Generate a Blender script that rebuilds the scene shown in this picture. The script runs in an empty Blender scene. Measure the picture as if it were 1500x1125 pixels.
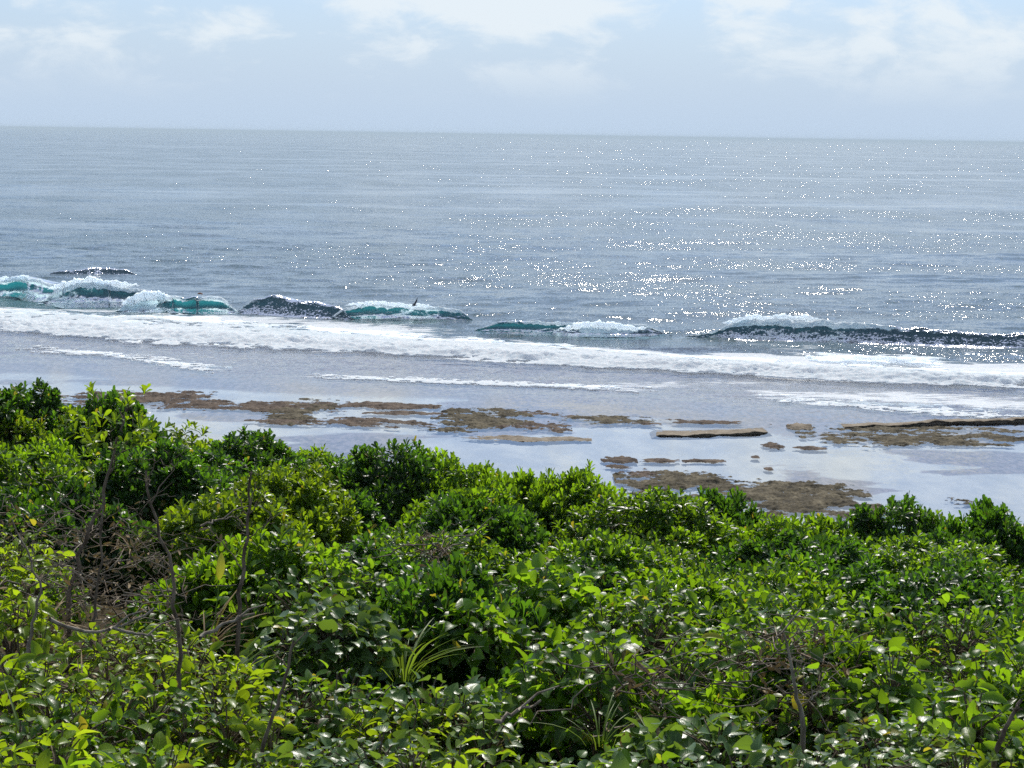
import bpy, math, random
import numpy as np
from mathutils import Matrix, Vector

random.seed(7)
rng = np.random.default_rng(11)
R = math.radians
scene = bpy.context.scene
col = scene.collection

# ------------------------------------------------------------------ camera
CAM_Z = 25.0
F_PX = 2800.0                      # focal length in photo pixels (photo 1500 x 1125)
PITCH = math.atan((562.5 - 197.0) / F_PX)
ROLL = math.atan(23.0 / 1500.0)    # the horizon falls to the right
cam_data = bpy.data.cameras.new('camera')
cam = bpy.data.objects.new('camera', cam_data)
col.objects.link(cam)
cam_data.sensor_width = 36.0
cam_data.lens = 36.0 * F_PX / 1500.0
cam_data.clip_start = 0.1
cam_data.clip_end = 200000.0
CAM_R = Matrix.Rotation(R(90) - PITCH, 3, 'X') @ Matrix.Rotation(ROLL, 3, 'Z')
cam.matrix_world = Matrix.Translation((0, 0, CAM_Z)) @ CAM_R.to_4x4()
scene.camera = cam

# ------------------------------------------------------------------ sky, sun, exposure
SUN_EL, SUN_AZ = R(46), R(8)      # azimuth measured from +Y (view) towards +X (right)
world = bpy.data.worlds.new('World')
scene.world = world
world.use_nodes = True


def nd(nt, kind, **kw):
    n = nt.nodes.new(kind)
    for k, v in kw.items():
        if k == 'ins':
            for kk, vv in v.items():
                n.inputs[kk].default_value = vv
        else:
            setattr(n, k, v)
    return n


def ramp(nt, stops, interp='LINEAR'):
    n = nt.nodes.new('ShaderNodeValToRGB')
    n.color_ramp.interpolation = interp
    e = n.color_ramp.elements
    while len(e) < len(stops):
        e.new(0.5)
    for i, (p, c) in enumerate(stops):
        e[i].position = p
        e[i].color = c if len(c) == 4 else (*c, 1)
    return n


def build_world():
    nt = world.node_tree
    nt.nodes.clear()
    L = nt.links.new
    out = nd(nt, 'ShaderNodeOutputWorld')
    bg = nd(nt, 'ShaderNodeBackground')
    bg.inputs['Strength'].default_value = 0.1
    sky = nd(nt, 'ShaderNodeTexSky', sky_type='NISHITA', sun_disc=False)
    sky.sun_elevation = SUN_EL
    sky.sun_rotation = SUN_AZ
    sky.altitude = 20
    sky.air_density = 1.0
    sky.dust_density = 0.6
    sky.ozone_density = 2.5
    tint = nd(nt, 'ShaderNodeMix', data_type='RGBA', blend_type='MULTIPLY')
    tint.inputs[0].default_value = 1.0
    tint.inputs[7].default_value = (0.80, 0.90, 1.14, 1)
    L(sky.outputs[0], tint.inputs[6])
    tc = nd(nt, 'ShaderNodeTexCoord')

    def noise(scale, loc, detail, rough, dist=0.0):
        mp = nd(nt, 'ShaderNodeMapping')
        mp.inputs['Scale'].default_value = scale
        mp.inputs['Location'].default_value = loc
        L(tc.outputs['Generated'], mp.inputs[0])
        n = nd(nt, 'ShaderNodeTexNoise')
        n.inputs['Scale'].default_value = 1.0
        n.inputs['Detail'].default_value = detail
        n.inputs['Roughness'].default_value = rough
        n.inputs['Distortion'].default_value = dist
        L(mp.outputs[0], n.inputs['Vector'])
        return n
    big = noise((9, 9, 26), (19.11, 11.4, 4.6), 3, 0.5)
    puff = noise((22, 22, 52), (12.9, 5.2, 10.4), 8, 0.60, 0.35)
    # cover: large-scale cloudiness times puffs
    mul = nd(nt, 'ShaderNodeMath', operation='MULTIPLY_ADD')
    L(big.outputs['Fac'], mul.inputs[0])
    mul.inputs[1].default_value = 0.9
    L(puff.outputs['Fac'], mul.inputs[2])
    mr = nd(nt, 'ShaderNodeMapRange', interpolation_type='SMOOTHSTEP')
    mr.inputs['From Min'].default_value = 0.87
    mr.inputs['From Max'].default_value = 1.12
    L(mul.outputs[0], mr.inputs['Value'])
    # clouds thin out into the horizon haze
    sep = nd(nt, 'ShaderNodeSeparateXYZ')
    L(tc.outputs['Generated'], sep.inputs[0])
    hz = nd(nt, 'ShaderNodeMapRange', interpolation_type='SMOOTHSTEP')
    hz.inputs['From Min'].default_value = 0.010
    hz.inputs['From Max'].default_value = 0.055
    hz.inputs['To Max'].default_value = 0.85
    L(sep.outputs['Z'], hz.inputs['Value'])
    m2 = nd(nt, 'ShaderNodeMath', operation='MULTIPLY')
    L(mr.outputs[0], m2.inputs[0])
    L(hz.outputs[0], m2.inputs[1])
    mix = nd(nt, 'ShaderNodeMix', data_type='RGBA')
    L(m2.outputs[0], mix.inputs[0])
    # a pale veil of moist air low over the sea, all round
    veil = nd(nt, 'ShaderNodeMapRange', interpolation_type='SMOOTHSTEP')
    veil.inputs['From Min'].default_value = 0.0
    veil.inputs['From Max'].default_value = 0.125
    veil.inputs['To Min'].default_value = 0.97
    veil.inputs['To Max'].default_value = 0.0
    L(sep.outputs['Z'], veil.inputs['Value'])
    mv = nd(nt, 'ShaderNodeMix', data_type='RGBA')
    L(veil.outputs[0], mv.inputs[0])
    L(tint.outputs[2], mv.inputs[6])
    mv.inputs[7].default_value = (5.3, 6.65, 8.4, 1)
    L(mv.outputs[2], mix.inputs[6])
    mix.inputs[7].default_value = (8.3, 9.0, 9.5, 1)
    L(mix.outputs[2], bg.inputs['Color'])
    L(bg.outputs[0], out.inputs[0])


build_world()

sun_data = bpy.data.lights.new('sun', 'SUN')
sun_data.energy = 5.0
sun_data.angle = R(0.53)
sun_data.color = (1.0, 0.95, 0.86)
sun = bpy.data.objects.new('sun', sun_data)
col.objects.link(sun)
SUN_DIR = Vector((math.sin(SUN_AZ) * math.cos(SUN_EL), math.cos(SUN_AZ) * math.cos(SUN_EL), math.sin(SUN_EL)))
sun.rotation_euler = SUN_DIR.to_track_quat('Z', 'Y').to_euler()

scene.view_settings.view_transform = 'Standard'
scene.view_settings.look = 'None'
scene.view_settings.exposure = 0.0
scene.view_settings.gamma = 1.0
scene.view_settings.use_curve_mapping = False
scene.cycles.use_denoising = False
scene.cycles.max_bounces = 7
scene.cycles.diffuse_bounces = 3
scene.cycles.glossy_bounces = 3
scene.cycles.transmission_bounces = 4
scene.cycles.transparent_max_bounces = 6
scene.cycles.volume_bounces = 0
scene.cycles.sample_clamp_indirect = 6.0
scene.cycles.caustics_reflective = False
scene.cycles.caustics_refractive = False


# ------------------------------------------------------------------ geometry helpers
def ray(px, py):
    d = Vector(((px - 750.0) / F_PX, -(py - 562.5) / F_PX, -1.0))
    d = CAM_R @ d
    return d.normalized()


def sea_pt(px, py, z=0.0):
    d = ray(px, py)
    t = (z - CAM_Z) / d.z
    return Vector((d.x * t, d.y * t, z))


def at_depth(px, py, y):
    d = ray(px, py)
    t = y / d.y
    return Vector((d.x * t, y, CAM_Z + d.z * t))


def _hash(ix, iy, seed):
    h = (ix.astype(np.int64) * 374761393 + iy.astype(np.int64) * 668265263 + seed * 1442695041) & 0xFFFFFFFF
    h = ((h ^ (h >> 13)) * 1274126177) & 0xFFFFFFFF
    h = h ^ (h >> 16)
    return (h & 0xFFFF) / 65535.0


def vnoise(x, y, seed=0):
    x = np.asarray(x, float); y = np.asarray(y, float)
    ix = np.floor(x); iy = np.floor(y)
    fx = x - ix; fy = y - iy
    fx = fx * fx * (3 - 2 * fx); fy = fy * fy * (3 - 2 * fy)
    a = _hash(ix, iy, seed); b = _hash(ix + 1, iy, seed)
    c = _hash(ix, iy + 1, seed); d = _hash(ix + 1, iy + 1, seed)
    return (a + (b - a) * fx) * (1 - fy) + (c + (d - c) * fx) * fy


def fbm(x, y, seed=0, octaves=4, gain=0.5):
    s = 0; amp = 1; tot = 0
    for o in range(octaves):
        s = s + amp * vnoise(x * 2 ** o + 17.3 * o, y * 2 ** o - 9.1 * o, seed + o)
        tot += amp
        amp *= gain
    return s / tot


def smooth(e0, e1, v):
    t = np.clip((v - e0) / (e1 - e0), 0, 1)
    return t * t * (3 - 2 * t)


def mesh_quads(name, verts, quads, mat=None, shade=True, attrs=None):
    verts = np.ascontiguousarray(verts, np.float32)
    quads = np.ascontiguousarray(quads, np.int32)
    me = bpy.data.meshes.new(name)
    me.vertices.add(len(verts))
    me.vertices.foreach_set('co', verts.ravel())
    me.loops.add(quads.size)
    me.loops.foreach_set('vertex_index', quads.ravel())
    me.polygons.add(len(quads))
    me.polygons.foreach_set('loop_start', np.arange(0, quads.size, 4, dtype=np.int32))
    me.polygons.foreach_set('loop_total', np.full(len(quads), 4, np.int32))
    me.polygons.foreach_set('use_smooth', np.full(len(quads), shade, bool))
    for k, v in (attrs or {}).items():
        a = me.attributes.new(k, 'FLOAT', 'POINT')
        a.data.foreach_set('value', np.ascontiguousarray(v, np.float32))
    me.update(calc_edges=True)
    me.validate()
    if mat:
        me.materials.append(mat)
    return me


def grid_quads(nr, nc, keep=None):
    i = np.arange(nr * nc).reshape(nr, nc)
    q = np.stack([i[:-1, :-1], i[:-1, 1:], i[1:, 1:], i[1:, :-1]], -1)
    if keep is not None:
        q = q[keep]
    return q.reshape(-1, 4)


def compact(verts, quads, attrs=None):
    used = np.unique(quads)
    remap = np.full(len(verts), -1)
    remap[used] = np.arange(len(used))
    return verts[used], remap[quads], {k: v[used] for k, v in (attrs or {}).items()}


def link(name, me, parent=None):
    o = bpy.data.objects.new(name, me)
    col.objects.link(o)
    if parent is not None:
        o.parent = parent
    return o


def tag(o, label=None, cat=None, group=None, kind=None):
    if label: o['label'] = label
    if cat: o['category'] = cat
    if group: o['group'] = group
    if kind: o['kind'] = kind
    return o


def empty(name, loc):
    o = bpy.data.objects.new(name, None)
    o.empty_display_size = 0.2
    o.location = loc
    col.objects.link(o)
    return o


def tube(points, radii, seg=6):
    """verts, quads of a tapered tube along points"""
    P = np.array([tuple(p) for p in points], float)
    n = len(P)
    T = np.gradient(P, axis=0)
    T /= np.linalg.norm(T, axis=1)[:, None] + 1e-9
    ref = np.array([0.31, 0.9, 0.2])
    A = np.cross(T, ref); A /= np.linalg.norm(A, axis=1)[:, None] + 1e-9
    B = np.cross(T, A)
    ang = np.linspace(0, 2 * math.pi, seg, endpoint=False)
    r = np.asarray(radii, float)[:, None, None]
    V = P[:, None, :] + r * (np.cos(ang)[None, :, None] * A[:, None, :] + np.sin(ang)[None, :, None] * B[:, None, :])
    i = np.arange(n * seg).reshape(n, seg)
    j = np.roll(i, -1, axis=1)
    q = np.stack([i[:-1], j[:-1], j[1:], i[1:]], -1).reshape(-1, 4)
    return V.reshape(-1, 3), q


def join(parts):
    vs, qs, off = [], [], 0
    for v, q in parts:
        vs.append(v); qs.append(q + off); off += len(v)
    return np.concatenate(vs), np.concatenate(qs)


def wiggle(p0, p1, n, amp, seed):
    r = random.Random(seed)
    p0, p1 = Vector(p0), Vector(p1)
    pts = []
    for k in range(n):
        t = k / (n - 1)
        w = amp * math.sin(math.pi * t)
        pts.append(p0.lerp(p1, t) + Vector((r.uniform(-w, w), r.uniform(-w, w), r.uniform(-w, w) * 0.6)))
    return pts


# ------------------------------------------------------------------ materials
def new_mat(name):
    m = bpy.data.materials.new(name)
    m.use_nodes = True
    nt = m.node_tree
    nt.nodes.clear()
    out = nd(nt, 'ShaderNodeOutputMaterial')
    return m, nt, out


def pos_noise(nt, scale, detail=4, rough=0.55, loc=(0, 0, 0), src=None):
    L = nt.links.new
    g = src or nd(nt, 'ShaderNodeNewGeometry').outputs['Position']
    mp = nd(nt, 'ShaderNodeMapping')
    mp.inputs['Scale'].default_value = scale
    mp.inputs['Location'].default_value = loc
    L(g, mp.inputs[0])
    n = nd(nt, 'ShaderNodeTexNoise')
    n.inputs['Scale'].default_value = 1.0
    n.inputs['Detail'].default_value = detail
    n.inputs['Roughness'].default_value = rough
    L(mp.outputs[0], n.inputs['Vector'])
    return n.outputs['Fac']


def math_n(nt, op, a, b=None, c=None, clamp=False):
    n = nd(nt, 'ShaderNodeMath', operation=op, use_clamp=clamp)
    for i, v in enumerate((a, b, c)):
        if v is None:
            continue
        if isinstance(v, (int, float)):
            n.inputs[i].default_value = v
        else:
            nt.links.new(v, n.inputs[i])
    return n.outputs[0]


def maprange(nt, v, a, b, c=0.0, d=1.0):
    n = nd(nt, 'ShaderNodeMapRange', interpolation_type='SMOOTHSTEP')
    nt.links.new(v, n.inputs['Value'])
    for k, x in zip(('From Min', 'From Max', 'To Min', 'To Max'), (a, b, c, d)):
        n.inputs[k].default_value = x
    return n.outputs[0]


def mixcol(nt, f, a, b):
    n = nd(nt, 'ShaderNodeMix', data_type='RGBA')
    for i, v in ((0, f), (6, a), (7, b)):
        if isinstance(v, (int, float)):
            n.inputs[i].default_value = v
        elif isinstance(v, tuple):
            n.inputs[i].default_value = (*v, 1) if len(v) == 3 else v
        else:
            nt.links.new(v, n.inputs[i])
    return n.outputs[2]


def attr(nt, name):
    return nd(nt, 'ShaderNodeAttribute', attribute_name=name).outputs['Fac']


def foam_shader(nt):
    L = nt.links.new
    d = nd(nt, 'ShaderNodeBsdfDiffuse')
    n = pos_noise(nt, (3.0, 3.0, 3.0), 5, 0.6)
    c = mixcol(nt, maprange(nt, n, 0.35, 0.7), (0.46, 0.53, 0.57), (0.64, 0.64, 0.64))
    L(c, d.inputs['Color'])
    b = nd(nt, 'ShaderNodeBump')
    b.inputs['Strength'].default_value = 0.35
    b.inputs['Distance'].default_value = 0.15
    L(n, b.inputs['Height'])
    L(b.outputs[0], d.inputs['Normal'])
    t = nd(nt, 'ShaderNodeBsdfTranslucent')
    t.inputs['Color'].default_value = (0.60, 0.62, 0.63, 1)
    mx = nd(nt, 'ShaderNodeAddShader')
    L(d.outputs[0], mx.inputs[0]); L(t.outputs[0], mx.inputs[1])
    return mx.outputs[0]


def water_material(name, wave=False):
    """sea water: fresnel gloss over deep water colour; clear where shallow ('deep' attribute)"""
    m, nt, out = new_mat(name)
    L = nt.links.new
    deep, chop, teal, foam = (attr(nt, k) for k in ('deep', 'chop', 'teal', 'foam'))
    # wavelet slopes: coloured noise gives random slopes at three sizes, whatever the distance
    slick = pos_noise(nt, (0.0035, 0.016, 0.01), 3, 0.55, (2.3, 0.7, 0))
    gust = pos_noise(nt, (0.03, 0.012, 0.02), 4, 0.6, (1.3, 4.7, 0))
    far = pos_noise(nt, (0.0009, 0.0042, 0.01), 4, 0.6, (5.1, 2.2, 0))
    sl = math_n(nt, 'MULTIPLY', maprange(nt, slick, 0.50, 0.66, 1.0, 0.42), maprange(nt, gust, 0.35, 0.65, 0.72, 1.22))
    sl = math_n(nt, 'MULTIPLY', sl, maprange(nt, far, 0.52, 0.66, 1.0, 0.6))
    amp = math_n(nt, 'MULTIPLY', chop, sl)
    geo = nd(nt, 'ShaderNodeNewGeometry')
    acc = None
    for sc_, loc_, dt_, am_ in (((0.10, 0.15, 0.1), (3, 8, 0), 2, 0.32), ((0.6, 1.0, 1.2), (0, 0, 0), 2, 0.68), ((3.4, 4.8, 4.8), (4, 9, 0), 2, 1.45)):
        mp = nd(nt, 'ShaderNodeMapping')
        mp.inputs['Scale'].default_value = sc_
        mp.inputs['Location'].default_value = loc_
        L(geo.outputs['Position'], mp.inputs[0])
        nz = nd(nt, 'ShaderNodeTexNoise')
        nz.inputs['Scale'].default_value = 1.0
        nz.inputs['Detail'].default_value = dt_
        nz.inputs['Roughness'].default_value = 0.55
        L(mp.outputs[0], nz.inputs['Vector'])
        v = nd(nt, 'ShaderNodeVectorMath', operation='MULTIPLY_ADD')
        L(nz.outputs['Color'], v.inputs[0])
        v.inputs[1].default_value = (am_ * 0.8, am_, 0)
        v.inputs[2].default_value = (-am_ * 0.4, -am_ * 0.5, 0)
        if acc is None:
            acc = v.outputs[0]
        else:
            ad = nd(nt, 'ShaderNodeVectorMath', operation='ADD')
            L(acc, ad.inputs[0]); L(v.outputs[0], ad.inputs[1])
            acc = ad.outputs[0]
    scl = nd(nt, 'ShaderNodeVectorMath', operation='SCALE')
    L(acc, scl.inputs[0]); L(amp, scl.inputs['Scale'])
    ad = nd(nt, 'ShaderNodeVectorMath', operation='ADD')
    L(geo.outputs['Normal'], ad.inputs[0]); L(scl.outputs[0], ad.inputs[1])
    b = nd(nt, 'ShaderNodeVectorMath', operation='NORMALIZE')
    L(ad.outputs[0], b.inputs[0])
    fr = nd(nt, 'ShaderNodeFresnel')
    fr.inputs['IOR'].default_value = 1.333
    L(b.outputs[0], fr.inputs['Normal'])
    gl = nd(nt, 'ShaderNodeBsdfGlossy')
    gl.inputs['Color'].default_value = (1, 1, 1, 1)
    L(math_n(nt, 'MULTIPLY_ADD', chop, 0.06, 0.04), gl.inputs['Roughness'])
    L(b.outputs[0], gl.inputs['Normal'])
    body = nd(nt, 'ShaderNodeBsdfDiffuse')
    c = mixcol(nt, teal, (0.046, 0.086, 0.098), (0.03, 0.15, 0.165))
    L(c, body.inputs['Color'])
    if wave:      # light shines through the thin wall of a standing wave
        tr = nd(nt, 'ShaderNodeBsdfTranslucent')
        L(mixcol(nt, teal, (0.010, 0.036, 0.055), (0.012, 0.135, 0.150)), tr.inputs['Color'])
        add = nd(nt, 'ShaderNodeAddShader')
        L(body.outputs[0], add.inputs[0]); L(tr.outputs[0], add.inputs[1])
        clear = nd(nt, 'ShaderNodeBsdfTransparent')
        clear.inputs['Color'].default_value = (0.72, 0.93, 0.94, 1)
        mx0 = nd(nt, 'ShaderNodeMixShader')
        L(deep, mx0.inputs[0]); L(clear.outputs[0], mx0.inputs[1]); L(add.outputs[0], mx0.inputs[2])
        base = mx0.outputs[0]
    else:
        clear = nd(nt, 'ShaderNodeBsdfTransparent')
        clear.inputs['Color'].default_value = (0.93, 0.97, 0.98, 1)
        mx0 = nd(nt, 'ShaderNodeMixShader')
        L(deep, mx0.inputs[0]); L(clear.outputs[0], mx0.inputs[1]); L(body.outputs[0], mx0.inputs[2])
        base = mx0.outputs[0]
    mx = nd(nt, 'ShaderNodeMixShader')
    L(fr.outputs[0], mx.inputs[0]); L(base, mx.inputs[1]); L(gl.outputs[0], mx.inputs[2])
    # foam floating on the surface
    fn = pos_noise(nt, (1.1, 1.6, 1.6) if wave else (0.35, 0.9, 0.9), 6, 0.68, (7, 2, 1))
    fm = maprange(nt, math_n(nt, 'ADD', fn, math_n(nt, 'MULTIPLY_ADD', foam, 0.75, -0.5)), 0.40, 0.58)
    fm = math_n(nt, 'MULTIPLY', fm, maprange(nt, foam, 0.02, 0.18))
    if wave:
        fm = maprange(nt, math_n(nt, 'MULTIPLY_ADD', math_n(nt, 'SUBTRACT', fn, 0.5), 1.3, foam), 0.45, 0.62)
    mx2 = nd(nt, 'ShaderNodeMixShader')
    L(fm, mx2.inputs[0]); L(mx.outputs[0], mx2.inputs[1]); L(foam_shader(nt), mx2.inputs[2])
    L(mx2.outputs[0], out.inputs[0])
    return m


def foam_material():
    m, nt, out = new_mat('foam')
    nt.links.new(foam_shader(nt), out.inputs[0])
    return m


def rock_material(name, dark, mid, pale):
    m, nt, out = new_mat(name)
    L = nt.links.new
    n = pos_noise(nt, (0.9, 0.55, 2.0), 6, 0.65)
    n2 = pos_noise(nt, (5, 3, 5), 4, 0.6, (3, 1, 2))
    s = math_n(nt, 'MULTIPLY_ADD', n2, 0.35, math_n(nt, 'MULTIPLY', n, 0.7))
    r = ramp(nt, [(0.38, dark), (0.52, mid), (0.68, pale)])
    L(s, r.inputs[0])
    p = nd(nt, 'ShaderNodeBsdfPrincipled')
    p.inputs['Roughness'].default_value = 0.85
    p.inputs['Specular IOR Level'].default_value = 0.08
    L(r.outputs[0], p.inputs['Base Color'])
    b = nd(nt, 'ShaderNodeBump')
    b.inputs['Distance'].default_value = 0.12
    b.inputs['Strength'].default_value = 0.8
    L(n2, b.inputs['Height']); L(b.outputs[0], p.inputs['Normal'])
    L(p.outputs[0], out.inputs[0])
    return m


def reef_material():
    m, nt, out = new_mat('reef_bottom')
    L = nt.links.new
    algae = attr(nt, 'algae')
    n = pos_noise(nt, (0.35, 0.16, 1), 6, 0.62)
    n2 = pos_noise(nt, (2.2, 0.9, 1), 5, 0.65, (5, 1, 0))
    sand = mixcol(nt, maprange(nt, n, 0.35, 0.65), (0.34, 0.35, 0.37), (0.50, 0.49, 0.47))
    weed = mixcol(nt, maprange(nt, n2, 0.35, 0.65), (0.07, 0.055, 0.055), (0.24, 0.195, 0.20))
    f = maprange(nt, math_n(nt, 'ADD', algae, math_n(nt, 'MULTIPLY_ADD', n2, 0.7, -0.35)), 0.35, 0.65)
    p = nd(nt, 'ShaderNodeBsdfPrincipled')
    p.inputs['Roughness'].default_value = 0.9
    L(mixcol(nt, f, sand, weed), p.inputs['Base Color'])
    L(p.outputs[0], out.inputs[0])
    return m


def leaf_material(name, dark, light, trans, rough=0.38, spec=0.5, tw=0.42, sheen_dark=None):
    m, nt, out = new_mat(name)
    L = nt.links.new
    g = nd(nt, 'ShaderNodeNewGeometry')
    oi = nd(nt, 'ShaderNodeObjectInfo')
    rnd = math_n(nt, 'FRACT', math_n(nt, 'ADD', g.outputs['Random Per Island'], oi.outputs['Random']))
    blot = pos_noise(nt, (0.9, 0.9, 1.6), 3, 0.6)
    v = math_n(nt, 'ADD', math_n(nt, 'MULTIPLY', rnd, 0.65), math_n(nt, 'MULTIPLY_ADD', blot, 1.3, -0.5), clamp=True)
    c = mixcol(nt, v, dark, light)
    yel = maprange(nt, rnd, 0.985, 0.992)
    c = mixcol(nt, yel, c, (0.30, 0.24, 0.03))
    # midrib, side veins, browned margins on some leaves
    lu, lt = attr(nt, 'lu'), attr(nt, 'lt')
    rib = maprange(nt, lu, 0.04, 0.14, 1.0, 0.0)
    sv = math_n(nt, 'SINE', math_n(nt, 'MULTIPLY_ADD', lt, 46.0, math_n(nt, 'MULTIPLY', lu, -11.0)))
    vein = math_n(nt, 'MULTIPLY', maprange(nt, sv, 0.55, 1.0), 0.35)
    vv = math_n(nt, 'MAXIMUM', math_n(nt, 'MULTIPLY', rib, 0.7), vein)
    c = mixcol(nt, vv, c, tuple(min(1, x * 1.7 + 0.01) for x in light))
    spot = pos_noise(nt, (38, 38, 38), 2, 0.6)
    brown = math_n(nt, 'MULTIPLY', maprange(nt, math_n(nt, 'FRACT', math_n(nt, 'MULTIPLY', rnd, 7.3)), 0.78, 0.84),
                   maprange(nt, math_n(nt, 'MULTIPLY_ADD', lu, 0.35, spot), 0.78, 0.9))
    c = mixcol(nt, brown, c, (0.10, 0.065, 0.025))
    p = nd(nt, 'ShaderNodeBsdfPrincipled')
    L(math_n(nt, 'MULTIPLY_ADD', spot, 0.5, rough - 0.25), p.inputs['Roughness'])
    p.inputs['Specular IOR Level'].default_value = spec
    L(c, p.inputs['Base Color'])
    bm = nd(nt, 'ShaderNodeBump')
    bm.inputs['Strength'].default_value = 0.18
    bm.inputs['Distance'].default_value = 0.006
    L(math_n(nt, 'MULTIPLY_ADD', spot, 1.2, math_n(nt, 'MULTIPLY', vv, -1.0)), bm.inputs['Height'])
    L(bm.outputs[0], p.inputs['Normal'])
    tr = nd(nt, 'ShaderNodeBsdfTranslucent')
    t2 = mixcol(nt, v, tuple(x * 0.25 for x in trans), trans)
    t2 = mixcol(nt, yel, t2, (0.55, 0.45, 0.03))
    t2 = mixcol(nt, math_n(nt, 'MULTIPLY', vv, 0.6), t2, tuple(x * 0.45 for x in trans))
    t2 = mixcol(nt, brown, t2, (0.12, 0.07, 0.02))
    L(t2, tr.inputs['Color'])
    mx = nd(nt, 'ShaderNodeMixShader')
    mx.inputs[0].default_value = tw
    L(p.outputs[0], mx.inputs[1]); L(tr.outputs[0], mx.inputs[2])
    L(mx.outputs[0], out.inputs[0])
    return m


def bark_material(name, a, b):
    m, nt, out = new_mat(name)
    L = nt.links.new
    n = pos_noise(nt, (25, 25, 8), 5, 0.65)
    p = nd(nt, 'ShaderNodeBsdfPrincipled')
    p.inputs['Roughness'].default_value = 0.8
    p.inputs['Specular IOR Level'].default_value = 0.15
    L(mixcol(nt, maprange(nt, n, 0.35, 0.65), a, b), p.inputs['Base Color'])
    bu = nd(nt, 'ShaderNodeBump')
    bu.inputs['Distance'].default_value = 0.01
    L(n, bu.inputs['Height']); L(bu.outputs[0], p.inputs['Normal'])
    L(p.outputs[0], out.inputs[0])
    return m


def soil_material():
    m, nt, out = new_mat('soil')
    L = nt.links.new
    n = pos_noise(nt, (1.2, 1.2, 1.2), 6, 0.65)
    n2 = pos_noise(nt, (14, 14, 14), 4, 0.6)
    r = ramp(nt, [(0.3, (0.025, 0.02, 0.012)), (0.5, (0.055, 0.04, 0.022)), (0.7, (0.04, 0.05, 0.018))])
    L(math_n(nt, 'MULTIPLY_ADD', n2, 0.4, math_n(nt, 'MULTIPLY', n, 0.6)), r.inputs[0])
    p = nd(nt, 'ShaderNodeBsdfPrincipled')
    p.inputs['Roughness'].default_value = 0.95
    p.inputs['Specular IOR Level'].default_value = 0.1
    L(r.outputs[0], p.inputs['Base Color'])
    b = nd(nt, 'ShaderNodeBump')
    b.inputs['Distance'].default_value = 0.05
    L(n2, b.inputs['Height']); L(b.outputs[0], p.inputs['Normal'])
    L(p.outputs[0], out.inputs[0])
    return m


def plain_material(name, c, rough=0.6):
    m, nt, out = new_mat(name)
    p = nd(nt, 'ShaderNodeBsdfPrincipled')
    p.inputs['Roughness'].default_value = rough
    n = pos_noise(nt, (9, 9, 9), 4, 0.6)
    nt.links.new(mixcol(nt, n, tuple(x * 0.7 for x in c), tuple(min(1, x * 1.3) for x in c)), p.inputs['Base Color'])
    nt.links.new(p.outputs[0], out.inputs[0])
    return m


M = {
    'sea': water_material('sea_water'),
    'wave': water_material('wave_water', wave=True),
    'foam': foam_material(),
    'reef': reef_material(),
    'rock': rock_material('reef_rock', (0.024, 0.020, 0.013), (0.078, 0.065, 0.040), (0.17, 0.145, 0.095)),
    'rock_red': rock_material('reef_rock_red', (0.028, 0.020, 0.016), (0.085, 0.062, 0.046), (0.17, 0.13, 0.095)),
    'sandbar': rock_material('sandbar', (0.13, 0.105, 0.075), (0.21, 0.175, 0.13), (0.30, 0.26, 0.20)),
    'shrub': leaf_material('shrub_leaf', (0.015, 0.046, 0.006), (0.068, 0.134, 0.012), (0.42, 0.74, 0.015), rough=0.32, spec=0.3, tw=0.5),
    'shrub_dark': leaf_material('shrub_leaf_dark', (0.014, 0.044, 0.008), (0.038, 0.084, 0.013), (0.20, 0.47, 0.018), rough=0.32, spec=0.3, tw=0.46),
    'shrub_yellow': leaf_material('shrub_leaf_yellow', (0.040, 0.085, 0.006), (0.11, 0.18, 0.014), (0.52, 0.78, 0.015), rough=0.32, spec=0.3, tw=0.5),
    'broad': leaf_material('broad_leaf', (0.016, 0.052, 0.008), (0.070, 0.142, 0.014), (0.44, 0.76, 0.02), rough=0.34, spec=0.28, tw=0.5),
    'vine': leaf_material('vine_leaf', (0.035, 0.085, 0.020), (0.10, 0.17, 0.045), (0.32, 0.52, 0.04), rough=0.34, spec=0.4, tw=0.38),
    'lime': leaf_material('lime_leaf', (0.06, 0.12, 0.008), (0.17, 0.26, 0.016), (0.60, 0.84, 0.02), rough=0.36, spec=0.3, tw=0.55),
    'grass': leaf_material('grass_blade', (0.05, 0.11, 0.014), (0.12, 0.20, 0.03), (0.40, 0.58, 0.04), rough=0.45, spec=0.25, tw=0.45),
    'dry': leaf_material('dry_leaf', (0.15, 0.105, 0.055), (0.34, 0.26, 0.15), (0.34, 0.24, 0.09), rough=0.8, spec=0.2, tw=0.2),
    'bark': bark_material('bark', (0.08, 0.058, 0.04), (0.22, 0.175, 0.13)),
    'bark_pale': bark_material('bark_pale', (0.16, 0.13, 0.095), (0.32, 0.28, 0.22)),
    'soil': soil_material(),
    'bird': plain_material('bird_feather', (0.03, 0.033, 0.04)),
    'drift': plain_material('driftwood', (0.20, 0.085, 0.05)),
}

# ------------------------------------------------------------------ sea
# the surf line: distance of the main foam band as a function of x
P_L = sea_pt(0, 472); P_R = sea_pt(1500, 560)
SL = (P_R.y - P_L.y) / (P_R.x - P_L.x)


def surf_y(x):
    return P_L.y + SL * (x - P_L.x)


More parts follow.
